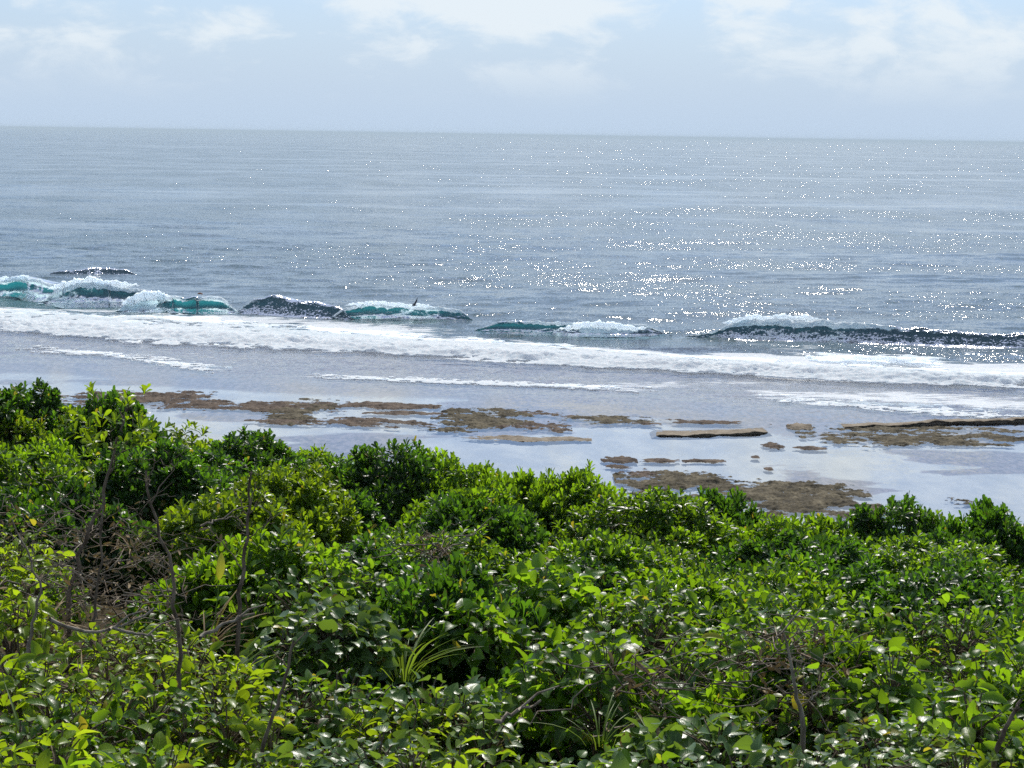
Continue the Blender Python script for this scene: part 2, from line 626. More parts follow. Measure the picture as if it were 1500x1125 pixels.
def sea_height(x, y, spacing):
    r = np.random.default_rng(5)
    s = y - surf_y(x)
    calm = 0.012 + 0.16 * smooth(-44, -20, s) + 0.888 * smooth(-2, 26, s)
    h = np.zeros_like(x)
    for k in range(34):
        lam = 3.2 * (1.09 ** k)                       # 3 .. 55 m
        a = 0.0050 * lam ** 0.85 * (1.0 if lam < 12 else 0.6)
        th = R(90) + r.normal(0, 0.45) * (1.0 if lam < 15 else 0.5) + 0.3
        ph = r.uniform(0, 2 * math.pi)
        kk = 2 * math.pi / lam
        fade = np.clip((lam / spacing - 2.2) / 2.5, 0, 1)
        grp = 0.55 + 0.9 * vnoise(x / (lam * 5) + k * 3.1, y / (lam * 4) + k, 40 + k)
        h += a * fade * grp * np.sin(kk * (x * math.cos(th) + y * math.sin(th)) + ph + 2.2 * vnoise(x / (lam * 3), y / (lam * 3), 80 + k))
    ridge = 0.45 * np.exp(-((s - 44 - 10 * (fbm(x / 45, x * 0, 71, 2) - 0.5)) / 9.0) ** 2) + 0.3 * np.exp(-((s - 78 - 12 * (fbm(x / 50, x * 0, 72, 2) - 0.5)) / 9.0) ** 2)
    return h * calm + ridge, calm, s


LINES = [
    ([(5, 506), (60, 514), (150, 519), (240, 533), (320, 545), (400, 549)], 6.0, 0.60),
    ([(370, 549), (500, 553), (700, 561), (850, 567), (1030, 575)], 5.0, 0.58),
    ([(1040, 575), (1150, 587), (1250, 595), (1380, 605), (1500, 614), (1600, 620)], 6.0, 0.58),
    ([(-120, 456), (0, 459), (250, 468), (500, 488), (750, 504), (1000, 524), (1250, 538), (1500, 551), (1620, 557)], 8.0, 0.75),
    ([(700, 486), (800, 488), (960, 489)], 5.0, 0.55),
    ([(480, 467), (560, 466), (700, 470)], 6.0, 0.55),
]


def build_sea():
    y1 = np.arange(95.0, 330.0, 0.55)
    y2 = [330.0]
    while y2[-1] < 60000:
        y2.append(y2[-1] + max(0.6, (y2[-1] - 300) * 0.0112))
    ys = np.concatenate([y1, y2])
    th = np.concatenate([np.linspace(-60, -20, 24)[:-1], np.linspace(-20, 20, 460), np.linspace(20, 60, 24)[1:]])
    X = ys[:, None] * np.tan(np.radians(th))[None, :]
    Y = np.repeat(ys[:, None], len(th), 1)
    sp = np.maximum(np.gradient(ys)[:, None], (ys * 0.0015)[:, None]) * np.ones_like(X)
    h, calm, s = sea_height(X, Y, sp)
    nn = fbm(X / 14, Y / 9, 3, 4)
    deep = smooth(-6, 22, s + (nn - 0.5) * 26) * 0.97 + 0.0
    # turquoise water stirred up around the break
    teal = smooth(2, 10, s) * (1 - smooth(26, 52, s)) * smooth(0.44, 0.62, fbm(X / 22, Y / 12, 9, 3)) * 0.35
    teal *= 1 - 0.75 * smooth(0, 18, X)
    foam = 0.62 * smooth(1, 8, s) * (1 - smooth(16, 34, s)) * smooth(0.42, 0.62, fbm(X / 18, Y / 7, 21, 4))
    foam += 0.36 * smooth(-28, -22, s) * (1 - smooth(-10, 1, s)) * smooth(0.40, 0.66, fbm(X / 16, Y / 8, 33, 4))
    foam += 0.30 * smooth(-25, -21, s) * (1 - smooth(-18, -10, s)) * smooth(5, 25, X)
    for line, back, k in LINES:
        pts = sorted([tuple(sea_pt(*p)) for p in line])
        yl = np.interp(X, [p[0] for p in pts], [p[1] for p in pts])
        inside = smooth(0, 7, X - pts[0][0]) * smooth(0, 7, pts[-1][0] - X)
        dy = Y - yl + 3.0 * (fbm(X / 5, Y / 5, 91, 3) - 0.5)
        foam += inside * k * np.where(dy > 0, np.exp(-dy / back), np.exp(-(dy / 1.0) ** 2)) * (0.5 + fbm(X / 7, Y / 3, 95, 3))
    foam = np.clip(foam, 0, 0.95)
    chop = np.clip(calm * (1 + 0.8 * (1 - smooth(-12, 5, s))), 0.004, 1)
    chop = np.maximum(chop, 0.05 * smooth(6, 22, X) * smooth(-70, -55, -s * 0 + s) * (1 - smooth(-48, -40, s)))
    V = np.stack([X, Y, h], -1).reshape(-1, 3)
    me = mesh_quads('sea', V, grid_quads(len(ys), len(th)), M['sea'], True,
                    {'deep': deep.ravel(), 'chop': chop.ravel(), 'teal': teal.ravel(), 'foam': foam.ravel()})
    tag(link('sea', me), kind='structure')


build_sea()


def build_reef():
    xs = np.arange(-150, 150.1, 0.8)
    ys = np.arange(60, 320, 0.8)
    X, Y = np.meshgrid(xs, ys)
    s = Y - surf_y(X)
    z = -0.16 - 0.22 * fbm(X / 9, Y / 5, 2, 4) - 0.01 * np.clip(s + 30, 0, 60) - 2.5 * smooth(10, 60, s)
    algae = smooth(-58, -34, s + 18 * (fbm(X / 20, Y / 9, 8, 3) - 0.5)) * 0.9
    algae = np.maximum(algae, 0.75 * smooth(0.52, 0.66, fbm(X / 12, Y / 7, 14, 4)))
    me = mesh_quads('reef_flat', np.stack([X, Y, z], -1).reshape(-1, 3), grid_quads(len(ys), len(xs)), M['reef'], True,
                    {'algae': algae.ravel()})
    tag(link('reef_flat', me), kind='structure')


build_reef()

# ------------------------------------------------------------------ breaking waves
def poly_eval(pts, t):
    pts = np.array([tuple(p) for p in pts])
    seg = np.linalg.norm(np.diff(pts, axis=0), axis=1)
    c = np.concatenate([[0], np.cumsum(seg)])
    u = t * c[-1]
    return np.stack([np.interp(u, c, pts[:, k]) for k in range(pts.shape[1])], -1), c[-1]


PROFILE = np.array([  # behind-foot distance, height (both in wave heights): plunging, then plain
    (-1.4, -0.12), (-0.6, -0.03), (0.0, 0.05), (0.5, 0.22), (0.78, 0.48), (0.80, 0.78), (0.62, 0.95), (0.80, 1.03), (1.15, 1.02), (2.0, 0.88), (3.6, 0.55), (5.5, 0.2), (7.5, -0.12)])
PLAIN = np.array([
    (-1.4, -0.12), (-0.6, -0.02), (0.0, 0.06), (0.28, 0.26), (0.52, 0.50), (0.74, 0.74), (0.90, 0.90), (1.08, 1.0), (1.35, 1.02), (2.2, 0.88), (4.2, 0.52), (6.0, 0.18), (8.0, -0.12)])


def catmull(P, n):
    m = len(P)
    t = np.linspace(0, m - 1, n)
    i = np.clip(np.floor(t).astype(int), 0, m - 2)
    f = (t - i)[:, None]
    p0 = P[np.clip(i - 1, 0, m - 1)]; p1 = P[i]; p2 = P[i + 1]; p3 = P[np.clip(i + 2, 0, m - 1)]
    return 0.5 * ((2 * p1) + (-p0 + p2) * f + (2 * p0 - 5 * p1 + 4 * p2 - p3) * f ** 2 + (-p0 + 3 * p1 - 3 * p2 + p3) * f ** 3), t


def breaking_wave(label, foot_px, hs, curl, teal, foam_lip, foam_face, seed, chop=0.9):
    """foot_px: pixels of the foot line; hs / curl / teal / foam values interpolated along the crest"""
    foot = [sea_pt(*p) for p in foot_px]
    _, length = poly_eval(foot, np.array([0.0]))
    nt_ = max(12, int(length / 0.22))
    t = np.linspace(0, 1, nt_)
    F, _ = poly_eval(foot, t)
    ip = lambda v: np.interp(t, np.linspace(0, 1, len(v)), v)
    h = ip(hs) * (0.72 + 0.5 * fbm(t * length / 3.0, t * 0, seed, 4)) * np.minimum(smooth(0, 0.14, t), smooth(0, 0.14, 1 - t))
    cu, te, fl, ff = ip(curl), ip(teal), ip(foam_lip), ip(foam_face)
    A, tt = catmull(PROFILE, 44)
    B, _ = catmull(PLAIN, 44)
    prof = A[None] * cu[:, None, None] + B[None] * (1 - cu[:, None, None])
    d = np.gradient(F[:, :2], axis=0)
    d /= np.linalg.norm(d, axis=1)[:, None]
    nrm = np.stack([-d[:, 1], d[:, 0]], -1)
    nrm *= np.sign(nrm[:, 1:2])
    jit = 0.5 * (fbm(t * length / 2.5, t * 0 + 3, seed + 5, 3) - 0.5)
    bb = prof[..., 0] * h[:, None] + jit[:, None]
    X = F[:, 0:1] + nrm[:, 0:1] * bb
    Y = F[:, 1:2] + nrm[:, 1:2] * bb
    Z = prof[..., 1] * h[:, None]
    Z += 0.05 * (fbm(X / 1.1, Y / 0.6, seed + 9, 3) - 0.5)
    row = tt[None, :] + 0 * X
    lip = smooth(4.2, 5.4, row) * (1 - smooth(6.9, 7.9, row))
    face = smooth(1.2, 2.5, row) * (1 - smooth(5.5, 6.5, row))
    n = fbm(X / 1.3, (Y + Z * 2) / 0.8, seed + 2, 4)
    foam = np.clip(np.maximum(lip * fl[:, None], face * ff[:, None]), 0, 1)
    nf = fbm(X / 0.45, (Y + Z * 2) / 0.4, seed + 4, 3, 0.6)
    Z += foam * (0.15 + 0.6 * (n - 0.4) + 0.4 * (nf - 0.5))
    Y -= foam * (0.25 + 0.5 * (n - 0.3) + 0.3 * (nf - 0.5))
    tealv = te[:, None] * smooth(2.0, 4.2, row) * (1 - smooth(7.5, 9.0, row))
    V = np.stack([X, Y, Z], -1).reshape(-1, 3)
    me = mesh_quads('breaking_wave', V, grid_quads(nt_, 44), M['wave'], True, {
        'deep': (1 - smooth(6.9, 7.9, row)).ravel(), 'chop': np.full(V.shape[0], chop), 'teal': tealv.ravel(), 'foam': foam.ravel()})
    o = tag(link('breaking_wave', me), label, 'wave', 'waves breaking on the reef edge')
    return o


breaking_wave('smooth turquoise wave with a thin white lip, leftmost of the breaking waves',
              [(-60, 434), (0, 437), (50, 440), (92, 442)], [2.4, 2.8, 2.8, 2.2], [0.9, 0.9, 1, 0.9], [0.9, 1, 1, 0.7], [0.9, 0.75, 0.8, 1], [0, 0, 0.0, 0.3], 1, chop=0.3)
breaking_wave('blue-green wave with a foaming white peak, right of the leftmost turquoise wave',
              [(58, 443), (110, 445), (160, 446), (210, 445), (256, 442)], [2.2, 2.5, 2.6, 2.0, 1.0], [0.6, 0.5, 0.4, 0.2, 0], [0.5, 0.45, 0.55, 0.35, 0.2], [1, 1, 1, 0.7, 0.3], [0.7, 0.45, 0.1, 0.0, 0], 2, chop=0.4)
breaking_wave('hollow turquoise curling wave with white water at its left end',
              [(168, 457), (215, 458), (245, 460), (290, 461), (322, 460), (358, 459)], [1.6, 2.2, 2.3, 2.5, 2.2, 1.2], [0.4, 0.6, 1, 1, 1, 0.3], [0.3, 0.4, 0.9, 1, 1, 0.2], [1, 1, 0.8, 0.3, 0.9, 1], [0.9, 0.85, 0.15, 0.0, 0.1, 0.9], 3, chop=0.25)
breaking_wave('dark navy glittering wave, between the hollow turquoise wave and the bird',
              [(338, 461), (385, 464), (430, 466), (475, 467), (520, 468)], [1.6, 2.8, 2.4, 1.9, 1.0], [0.2, 0.3, 0.1, 0.0, 0], [0.1, 0.1, 0.05, 0.1, 0.3], [0.9, 0.3, 0.2, 0.2, 0.5], [0.8, 0.0, 0.0, 0.0, 0.0], 4, chop=1.1)
breaking_wave('low pale turquoise foaming wave just below the bird',
              [(478, 467), (530, 468), (580, 468), (625, 469), (700, 471)], [1.2, 1.8, 1.8, 1.5, 0.9], [0.2, 0.6, 0.5, 0.4, 0], [0.7, 0.85, 0.8, 0.75, 0.6], [0.9, 0.7, 0.9, 0.9, 0.5], [0.2, 0.15, 0.42, 0.38, 0.3], 5, chop=0.4)
breaking_wave('small dark teal wave with white water trailing to its right, mid picture',
              [(690, 484), (745, 487), (800, 488), (860, 490), (920, 490), (985, 489)], [0.9, 1.4, 1.4, 1.2, 1.0, 0.6], [0.2, 0.5, 0.3, 0.2, 0, 0], [0.5, 0.7, 0.45, 0.2, 0.1, 0], [0.6, 0.5, 0.8, 1, 1, 0.6], [0.2, 0.0, 0.2, 0.75, 0.65, 0.2], 6, chop=0.5)
breaking_wave('long dark swell glittering in the sun with a white crest at its left end',
              [(1000, 493), (1080, 496), (1160, 500), (1260, 503), (1380, 507), (1500, 510), (1640, 514)], [0.8, 2.1, 2.2, 2.0, 1.5, 1.6, 1.1], [0, 0.3, 0.2, 0, 0, 0, 0], [0.0, 0.2, 0.1, 0, 0, 0, 0], [0.6, 1, 1, 0.55, 0.3, 0.4, 0.2], [0, 0.35, 0.2, 0.1, 0.15, 0.1, 0.2], 7, chop=1.7)
breaking_wave('small dark unbroken hump of swell behind the leftmost breaking waves',
              [(60, 404), (110, 404), (160, 403), (205, 403)], [0.5, 1.0, 1.2, 0.5], [0, 0, 0, 0], [0, 0, 0, 0], [0, 0, 0, 0], [0, 0, 0, 0], 8)


def foam_cap(wave, crest_px, y, rad, seed):
    """tumbling white water along a crest, a part of its wave"""
    P, length = poly_eval([at_depth(px, py, y) for px, py in crest_px], np.linspace(0, 1, 90))
    t = np.linspace(0, 1, 90)
    n = fbm(t * length / 1.1, t * 0, seed, 4, 0.65)
    P = P + np.stack([0 * t, 0.7 * (fbm(t * length / 0.9, t * 0 + 4, seed + 1, 3) - 0.5), 0.7 * (n - 0.5)], -1)
    r = rad * (0.25 + 1.5 * fbm(t * length / 0.6, t * 0 + 9, seed + 2, 4, 0.65)) * np.minimum(1, np.minimum(t, 1 - t) * 6 + 0.05)
    v, q = tube(P, r, 10)
    k = fbm(v[:, 0] / 0.35, (v[:, 2] + v[:, 1]) / 0.3, seed + 3, 3) - 0.5
    v = v + np.stack([0 * k, 0.5 * k, 0.55 * k], -1) * (rad / 0.4)
    link('foam_cap', mesh_quads('foam_cap', v, q, M['foam']), wave)


WAVES = [o for o in col.objects if o.name.startswith('breaking_wave')]
foam_cap(WAVES[0], [(-40, 411), (0, 409), (35, 408), (72, 414)], 281.0, 0.28, 911)
foam_cap(WAVES[1], [(70, 424), (100, 416), (132, 411), (165, 416), (205, 420)], 275.0, 0.42, 912)
foam_cap(WAVES[2], [(178, 446), (205, 436), (232, 434), (255, 436)], 262.0, 0.55, 913)
foam_cap(WAVES[4], [(505, 448), (545, 444), (590, 446), (640, 450)], 257.0, 0.26, 914)
foam_cap(WAVES[5], [(815, 481), (860, 476), (905, 477), (950, 481)], 237.5, 0.36, 915)
foam_cap(WAVES[6], [(1058, 473), (1085, 468), (1130, 465), (1175, 466), (1215, 470)], 241.0, 0.34, 916)

# ------------------------------------------------------------------ foam
def foam_band(label, top_px, bot_px, height, seed, dens=0.0, step=(0.24, 0.34), name='foam_band', ragged=1.0, fine=1.0):
    """white water between two pixel polylines, lumpy, ragged, its front (camera) edge the highest"""
    n_guess = 50
    T = [sea_pt(*p) for p in top_px]
    B = [sea_pt(*p) for p in bot_px]
    _, length = poly_eval(B, np.array([0.0]))
    u = np.linspace(0, 1, max(8, int(length / step[0])))
    PT, _ = poly_eval(T, u)
    PB, _ = poly_eval(B, u)
    depth = np.linalg.norm(PT - PB, axis=1).max()
    v = np.linspace(-0.25, 1.25, max(8, int(1.5 * depth / step[1])))
    X = PB[:, None, 0] * (1 - v) + PT[:, None, 0] * v
    Y = PB[:, None, 1] * (1 - v) + PT[:, None, 1] * v
    vv = v[None, :] + 0 * X
    uu = u[:, None] + 0 * X
    n1 = fbm(X / (4.5 * fine), Y / (2.4 * fine), seed, 5, 0.6)
    n2 = fbm(X / 0.9, Y / 0.9, seed + 7, 3, 0.6)
    edge = np.minimum(smooth(-0.22, 0.12, vv), smooth(1.25, 0.70, vv)) if False else np.minimum((vv + 0.16) / 0.3, (1.18 - vv) / 0.95)
    ends = np.minimum(uu, 1 - uu) * length / 5.0 - 1.2
    n3 = fbm(X / (1.6 * fine), Y / (1.4 * fine), seed + 11, 4, 0.7)
    mask = np.minimum(np.minimum(edge, ends), 1.0) + ((n1 - 0.5) * 2.2 + (n3 - 0.5) * 2.0) * ragged + dens
    keepv = mask > 0.16
    ridge = np.exp(-((vv - 0.18) / 0.22) ** 2)
    Z = 0.03 + np.clip(mask - 0.16, 0, 1) * (0.25 + 0.75 * ridge) * height * (0.7 + 0.6 * n2) + 0.12 * (n2 - 0.3) * height
    i = keepv
    keep = (i[:-1, :-1] & i[1:, :-1] & i[:-1, 1:] & i[1:, 1:])
    V = np.stack([X, Y, Z], -1).reshape(-1, 3)
    q = grid_quads(X.shape[0], X.shape[1], keep)
    V, q, _ = compact(V, q)
    # a skirt: thicken downwards so that it is not paper thin
    W = V.copy(); W[:, 2] = -0.05
    q2 = q[:, ::-1] + len(V)
    e = np.concatenate([q[:, [0, 1]], q[:, [1, 2]], q[:, [2, 3]], q[:, [3, 0]]])
    key = e[:, 0].astype(np.int64) * (len(V) + 1) + e[:, 1]
    rkey = e[:, 1].astype(np.int64) * (len(V) + 1) + e[:, 0]
    be = e[~np.isin(key, rkey)]
    side = np.stack([be[:, 1], be[:, 0], be[:, 0] + len(V), be[:, 1] + len(V)], -1)
    me = mesh_quads(name, np.concatenate([V, W]), np.concatenate([q, side]), M['foam'], True)
    return tag(link(name, me), label, 'foam', kind='stuff')


foam_band('broad bright white band of broken surf running right across the picture',
          [(-80, 456), (0, 459), (250, 468), (500, 488), (750, 504), (1000, 524), (1250, 538), (1500, 551), (1600, 556)],
          [(-80, 477), (0, 481), (250, 499), (500, 511), (750, 527), (1000, 541), (1250, 555), (1500, 566), (1600, 570)], 0.8, 31, dens=0.28, ragged=0.85)
foam_band('white strip of foam just seaward of the broad surf band at right',
          [(1120, 512), (1220, 520), (1330, 523), (1450, 532)], [(1120, 522), (1220, 529), (1330, 532), (1450, 537)], 0.6, 47, dens=0.2)
foam_band('thin foam edge curving across the reef flat at far left',
          [(5, 503), (60, 508), (150, 515), (240, 525), (320, 538), (380, 543)], [(5, 508), (60, 516), (150, 520), (240, 535), (320, 547), (380, 548)], 0.07, 53, dens=-0.05, ragged=1.4, step=(0.1, 0.18), fine=0.45)
foam_band('thin white foam line along the middle of the reef flat',
          [(385, 545), (500, 550), (700, 557), (850, 563), (1010, 571)], [(385, 550), (500, 555), (700, 563), (850, 569), (1010, 577)], 0.07, 59, dens=0.0, ragged=1.3, step=(0.1, 0.18), fine=0.45)
foam_band('thin ragged foam line on the reef flat at right, above the long rock ledge',
          [(1065, 575), (1150, 580), (1250, 587), (1380, 596), (1500, 604), (1560, 608)], [(1065, 580), (1150, 588), (1250, 597), (1380, 607), (1500, 616), (1560, 620)], 0.08, 61, dens=-0.05, ragged=1.4, step=(0.1, 0.18), fine=0.45)
foam_band('patch of churned white water in front of the hollow turquoise wave',
          [(150, 455), (210, 458), (290, 460), (350, 460)], [(150, 459), (210, 462), (290, 464), (350, 463)], 0.35, 67, dens=0.0)


# ------------------------------------------------------------------ exposed reef
def reef_rock(label, x0, x1, y0, y1, seed, h=0.22, fill=0.1, mat='rock', nx=2.6, ny=1.5, name='reef_rock', slant=0.0):
    c = sea_pt((x0 + x1) / 2, (y0 + y1) / 2)
    wx = (x1 - x0) / F_PX * c.y
    ya = sea_pt((x0 + x1) / 2, y1).y; yb = sea_pt((x0 + x1) / 2, y0).y
    wy = max(yb - ya, 0.6)
    sx = max(0.07, wx / 240); sy = max(0.10, wy / 110)
    xs = np.arange(-wx * 0.6, wx * 0.6, sx); ys = np.arange(-wy * 0.62, wy * 0.62, sy)
    X, Y = np.meshgrid(xs, ys)
    rr = 1 - ((X / (wx / 2)) ** 2 + (Y / (wy / 2)) ** 2) ** 0.8
    n = fbm(X / nx, Y / ny, seed, 5, 0.58)
    n4 = fbm(X / 0.7, Y / 0.6, seed + 40, 4, 0.7)
    mask = rr * 0.75 + (n - 0.5) * 3.4 + (n4 - 0.5) * 2.0 + fill * 0.8 - 0.32
    keepv = mask > 0.0
    keep = keepv[:-1, :-1] | keepv[1:, :-1] | keepv[:-1, 1:] | keepv[1:, 1:]
    if not keep.any():
        keep[:] = True
    fine = fbm(X / 0.45, Y / 0.6, seed + 3, 4, 0.6)
    Z = np.clip(mask, -0.35, 0.9) * h * 0.75 * (0.3 + 1.4 * fine) + 0.04 * (fine - 0.5) + slant * Y
    V = np.stack([X, Y, Z], -1).reshape(-1, 3)
    V, q, _ = compact(V, grid_quads(len(ys), len(xs), keep))
    me = mesh_quads(name, V, q, M[mat], True)
    o = link(name, me)
    o.location = (c.x, c.y, 0)
    return tag(o, label, 'rock', 'patches of bare reef standing out of the water')


ROCKS = [
    ('long low brown reef streak just above the shrubs at far left', 60, 340, 574, 598, 101, 0.2, 0.0, 'rock_red'),
    ('thin brown reef strip above the first pool, left of middle', 250, 500, 588, 602, 102, 0.2, 0.05, 'rock_red'),
    ('ragged brown reef patch curving down between two pools, left of middle', 395, 480, 586, 618, 103, 0.24, 0.25, 'rock'),
    ('long flat reddish reef strip running level left of the big brown patch', 440, 645, 588, 600, 104, 0.2, 0.15, 'rock_red'),
    ('narrow brown reef strip at the edge of the lowest left pool', 380, 620, 612, 624, 105, 0.2, 0.1, 'rock_red'),
    ('tiny dark reef crumbs in the pool below the level strip', 540, 640, 602, 608, 106, 0.12, -0.1, 'rock_red'),
    ('big brown rubbly reef patch in the middle, largest left of the ledges', 642, 770, 598, 630, 107, 0.28, 0.25, 'rock'),
    ('low brown reef tongue trailing right from the big middle patch', 735, 830, 618, 632, 108, 0.22, 0.15, 'rock_red'),
    ('scattered dark reef bits right of the big middle patch', 740, 840, 603, 614, 109, 0.15, -0.15, 'rock_red'),
    ('broken dark reef strip behind the left end of the short ledge', 830, 960, 610, 622, 110, 0.18, 0.0, 'rock'),
    ('faint speckled reef strip running behind the short ledge', 930, 1120, 612, 624, 111, 0.14, -0.15, 'rock_red'),
    ('small flat tan rock in the gap between the two ledges', 1155, 1186, 622, 628, 112, 0.3, 0.5, 'sandbar'),
    ('wide brown rubble field in front of the long right ledge', 1195, 1500, 624, 652, 113, 0.22, 0.12, 'rock'),
    ('small rubble tail at the left end of the wide rubble field', 1195, 1255, 636, 648, 114, 0.15, -0.1, 'rock'),
    ('small dark rock island alone in the big pool below the ledge gap', 1118, 1150, 649, 658, 115, 0.25, 0.35, 'rock_red'),
    ('line of tiny dark rocks right of the small rock island', 1165, 1215, 653, 659, 116, 0.12, -0.1, 'rock_red'),
    ('flat dark reef slab in the pool above the shrub tops', 884, 930, 670, 679, 117, 0.2, 0.4, 'rock_red'),
    ('thin dark reef sliver right of the flat dark slab', 938, 1000, 672, 677, 118, 0.15, 0.2, 'rock_red'),
    ('second thin reef sliver, farther right in the same row', 1004, 1065, 673, 678, 119, 0.15, 0.2, 'rock_red'),
    ('thin dark reef sliver just below the flat dark slab', 885, 925, 680, 686, 120, 0.15, 0.1, 'rock_red'),
    ('ragged reef finger pointing right, left of the near brown shelf', 905, 965, 686, 698, 121, 0.22, 0.2, 'rock_red'),
    ('brown reef shelf rising behind the shrubs right of middle', 915, 1075, 690, 726, 122, 0.26, 0.3, 'rock'),
    ('broad grey-brown reef shelf nearest the shrubs, right of middle', 1060, 1265, 706, 752, 123, 0.28, 0.28, 'rock'),
    ('brown reef edge showing between the two right-hand shrub tops', 1380, 1440, 730, 742, 124, 0.2, 0.2, 'rock'),
    ('tiny dark rock dot in the pool left of the grey-brown shelf', 1100, 1112, 667, 671, 125, 0.12, 0.35, 'rock_red'),
    ('tiny dark rock dot just above the grey-brown shelf', 1137, 1148, 702, 706, 126, 0.12, 0.35, 'rock_red'),
    ('tiny dark rock dot in the pool below the rock island', 1120, 1132, 685, 689, 127, 0.12, 0.35, 'rock_red'),
]
for lb, a, b, c_, d_, sd, hh, fi, mt in ROCKS:
    reef_rock(lb, a, b, c_, d_, sd, hh, fi, mt)
reef_rock('thin pale tan sand streak lying in the pool, mid picture', 655, 850, 639, 646, 140, 0.13, 0.15, 'sandbar', 5, 1.5, 'sandbar')


def ledge(label, edge_px, depth, hs, seed):
    """a tilted slab whose broken edge faces the shore; its top slopes down to seaward"""
    E = [sea_pt(*p) for p in edge_px]
    _, length = poly_eval(E, np.array([0.0]))
    n = int(length / 0.2)
    t = np.linspace(0, 1, n)
    P, _ = poly_eval(E, t)
    hh = np.interp(t, np.linspace(0, 1, len(hs)), hs) * (0.3 + 1.3 * fbm(t * length / 1.5, t * 0, seed, 4))
    hh = hh * np.minimum(1, np.minimum(t, 1 - t) * length / 3.0 + 0.02)
    jit = 1.6 * (fbm(t * length / 1.6, t * 0 + 5, seed + 1, 4) - 0.5)
    prof = [(0.25, -0.3), (0.22, 0.25), (0.06, 0.55), (-0.1, 0.86), (0.12, 1.0)] + [(0.12 + (depth - 0.12) * k / 10, 1.0 - 1.25 * (k / 10) ** 1.2) for k in range(1, 11)]
    prof = np.array(prof)
    X = P[:, 0:1] + 0 * prof[None, :, 0]
    b = prof[None, :, 0] + jit[:, None]
    Y = P[:, 1:2] + b
    Z = prof[None, :, 1] * hh[:, None] + 0.8 * hh[:, None] * (fbm(X / 0.7, Y / 0.9, seed + 2, 4) - 0.5) * (prof[None, :, 1] > 0.1) - 1.2 * (1 - np.minimum(1, hh[:, None] / 0.1))
    me = mesh_quads('rock_ledge', np.stack([X, Y, Z], -1).reshape(-1, 3), grid_quads(n, len(prof)), M['sandbar'], False)
    return tag(link('rock_ledge', me), label, 'rock ledge', 'tilted rock ledges on the reef flat')


ledge('short tan rock ledge with a dark broken edge, left of the gap', [(895, 638), (960, 639), (1040, 638), (1145, 633)], 3.6, [0.0, 0.12, 0.27, 0.22], 151)
ledge('long rock ledge with a thin black edge running out of the picture at right', [(1218, 629), (1280, 626), (1380, 622), (1500, 618), (1580, 615)], 3.0, [0.15, 0.30, 0.30, 0.27, 0.25], 152)


# ------------------------------------------------------------------ hillside
def top_z(x, y):
    """height of the thicket's top surface"""
    t = np.clip((y - 6.0) / 20.0, -1, 3)
    near = 25 - 2.15 - 0.02 * x
    far = 25 - 4.65 - 0.105 * x
    return near + (far - near) * t


def ground_z(x, y):
    g = top_z(x, np.minimum(y, 29)) - 1.15 + 0.25 * (fbm(np.asarray(x) / 2.5, np.asarray(y) / 2.5, 4, 3) - 0.5)
    g = g - np.clip(np.asarray(y) - 28.5, 0, None) * 0.52
    return np.maximum(g, -1.5)


def build_hill():
    xs = np.arange(-75, 75.1, 0.6); ys = np.arange(-6, 78, 0.4)
    X, Y = np.meshgrid(xs, ys)
    me = mesh_quads('hillside', np.stack([X, Y, ground_z(X, Y)], -1).reshape(-1, 3), grid_quads(len(ys), len(xs)), M['soil'])
    tag(link('hillside', me), kind='structure')


build_hill()


def on_thicket(px, py, drop=0.0):
    """point where the pixel's ray meets the thicket's top surface (lowered by drop)"""
    d = ray(px, py)
    lo, hi = 2.0, 60.0
    for _ in range(50):
        mid = (lo + hi) / 2
        p = Vector((0, 0, CAM_Z)) + d * mid
        if p.z > float(top_z(p.x, p.y)) - drop:
            lo = mid
        else:
            hi = mid
    return Vector((0, 0, CAM_Z)) + d * lo


# ------------------------------------------------------------------ leaves
def leaf_attrs(kind, n=1):
    rows = LEAF_ROWS[kind]
    return {'lu': np.tile([1, 0, 1], len(rows) * n), 'lt': np.tile(np.repeat(rows, 3), n)}


LEAF_ROWS = {}


def leaf_shape(rows, widths, fold=0.18, droop=0.25, wav=0.0):
    """unit leaf along +Y from the origin, face up +Z; 3 columns"""
    V = []
    for t, w in zip(rows, widths):
        z = -droop * t * t + 0.12 * t
        V += [(-w / 2, t, z + fold * w + wav * math.sin(t * 9)), (0, t, z), (w / 2, t, z + fold * w - wav * math.sin(t * 9))]
    return np.array(V), grid_quads(len(rows), 3)


LEAF = {
    'shrub': leaf_shape([0, 0.35, 0.72, 0.93, 1], [0.06, 0.26, 0.44, 0.32, 0.08], 0.16, 0.22),
    'broad': leaf_shape([0, 0.1, 0.3, 0.58, 0.84, 1], [0.2, 0.60, 0.80, 0.72, 0.36, 0.03], 0.16, 0.34, 0.035),
    'vine': leaf_shape([0, 0.1, 0.3, 0.6, 0.85, 1], [0.5, 0.85, 0.92, 0.66, 0.3, 0.04], 0.2, 0.28, 0.03),
    'lime': leaf_shape([0, 0.2, 0.5, 0.8, 1], [0.1, 0.42, 0.56, 0.42, 0.10], 0.22, 0.35, 0.02),
    'blade': leaf_shape([0, 0.2, 0.45, 0.7, 0.88, 1], [0.018, 0.028, 0.032, 0.027, 0.017, 0.003], 0.3, 0.75),
    'dry': leaf_shape([0, 0.3, 0.7, 1], [0.08, 0.4, 0.42, 0.08], 0.5, -0.3),
}


for k_, (v_, q_) in LEAF.items():
    LEAF_ROWS[k_] = v_[1::3, 1]


def frames(ydir, nrm):
    """rotation matrices (n,3,3) with columns x, y=ydir, z~nrm"""
    y = ydir / (np.linalg.norm(ydir, axis=1)[:, None] + 1e-9)
    x = np.cross(y, nrm); x /= np.linalg.norm(x, axis=1)[:, None] + 1e-9
    z = np.cross(x, y)
    return np.stack([x, y, z], -1)


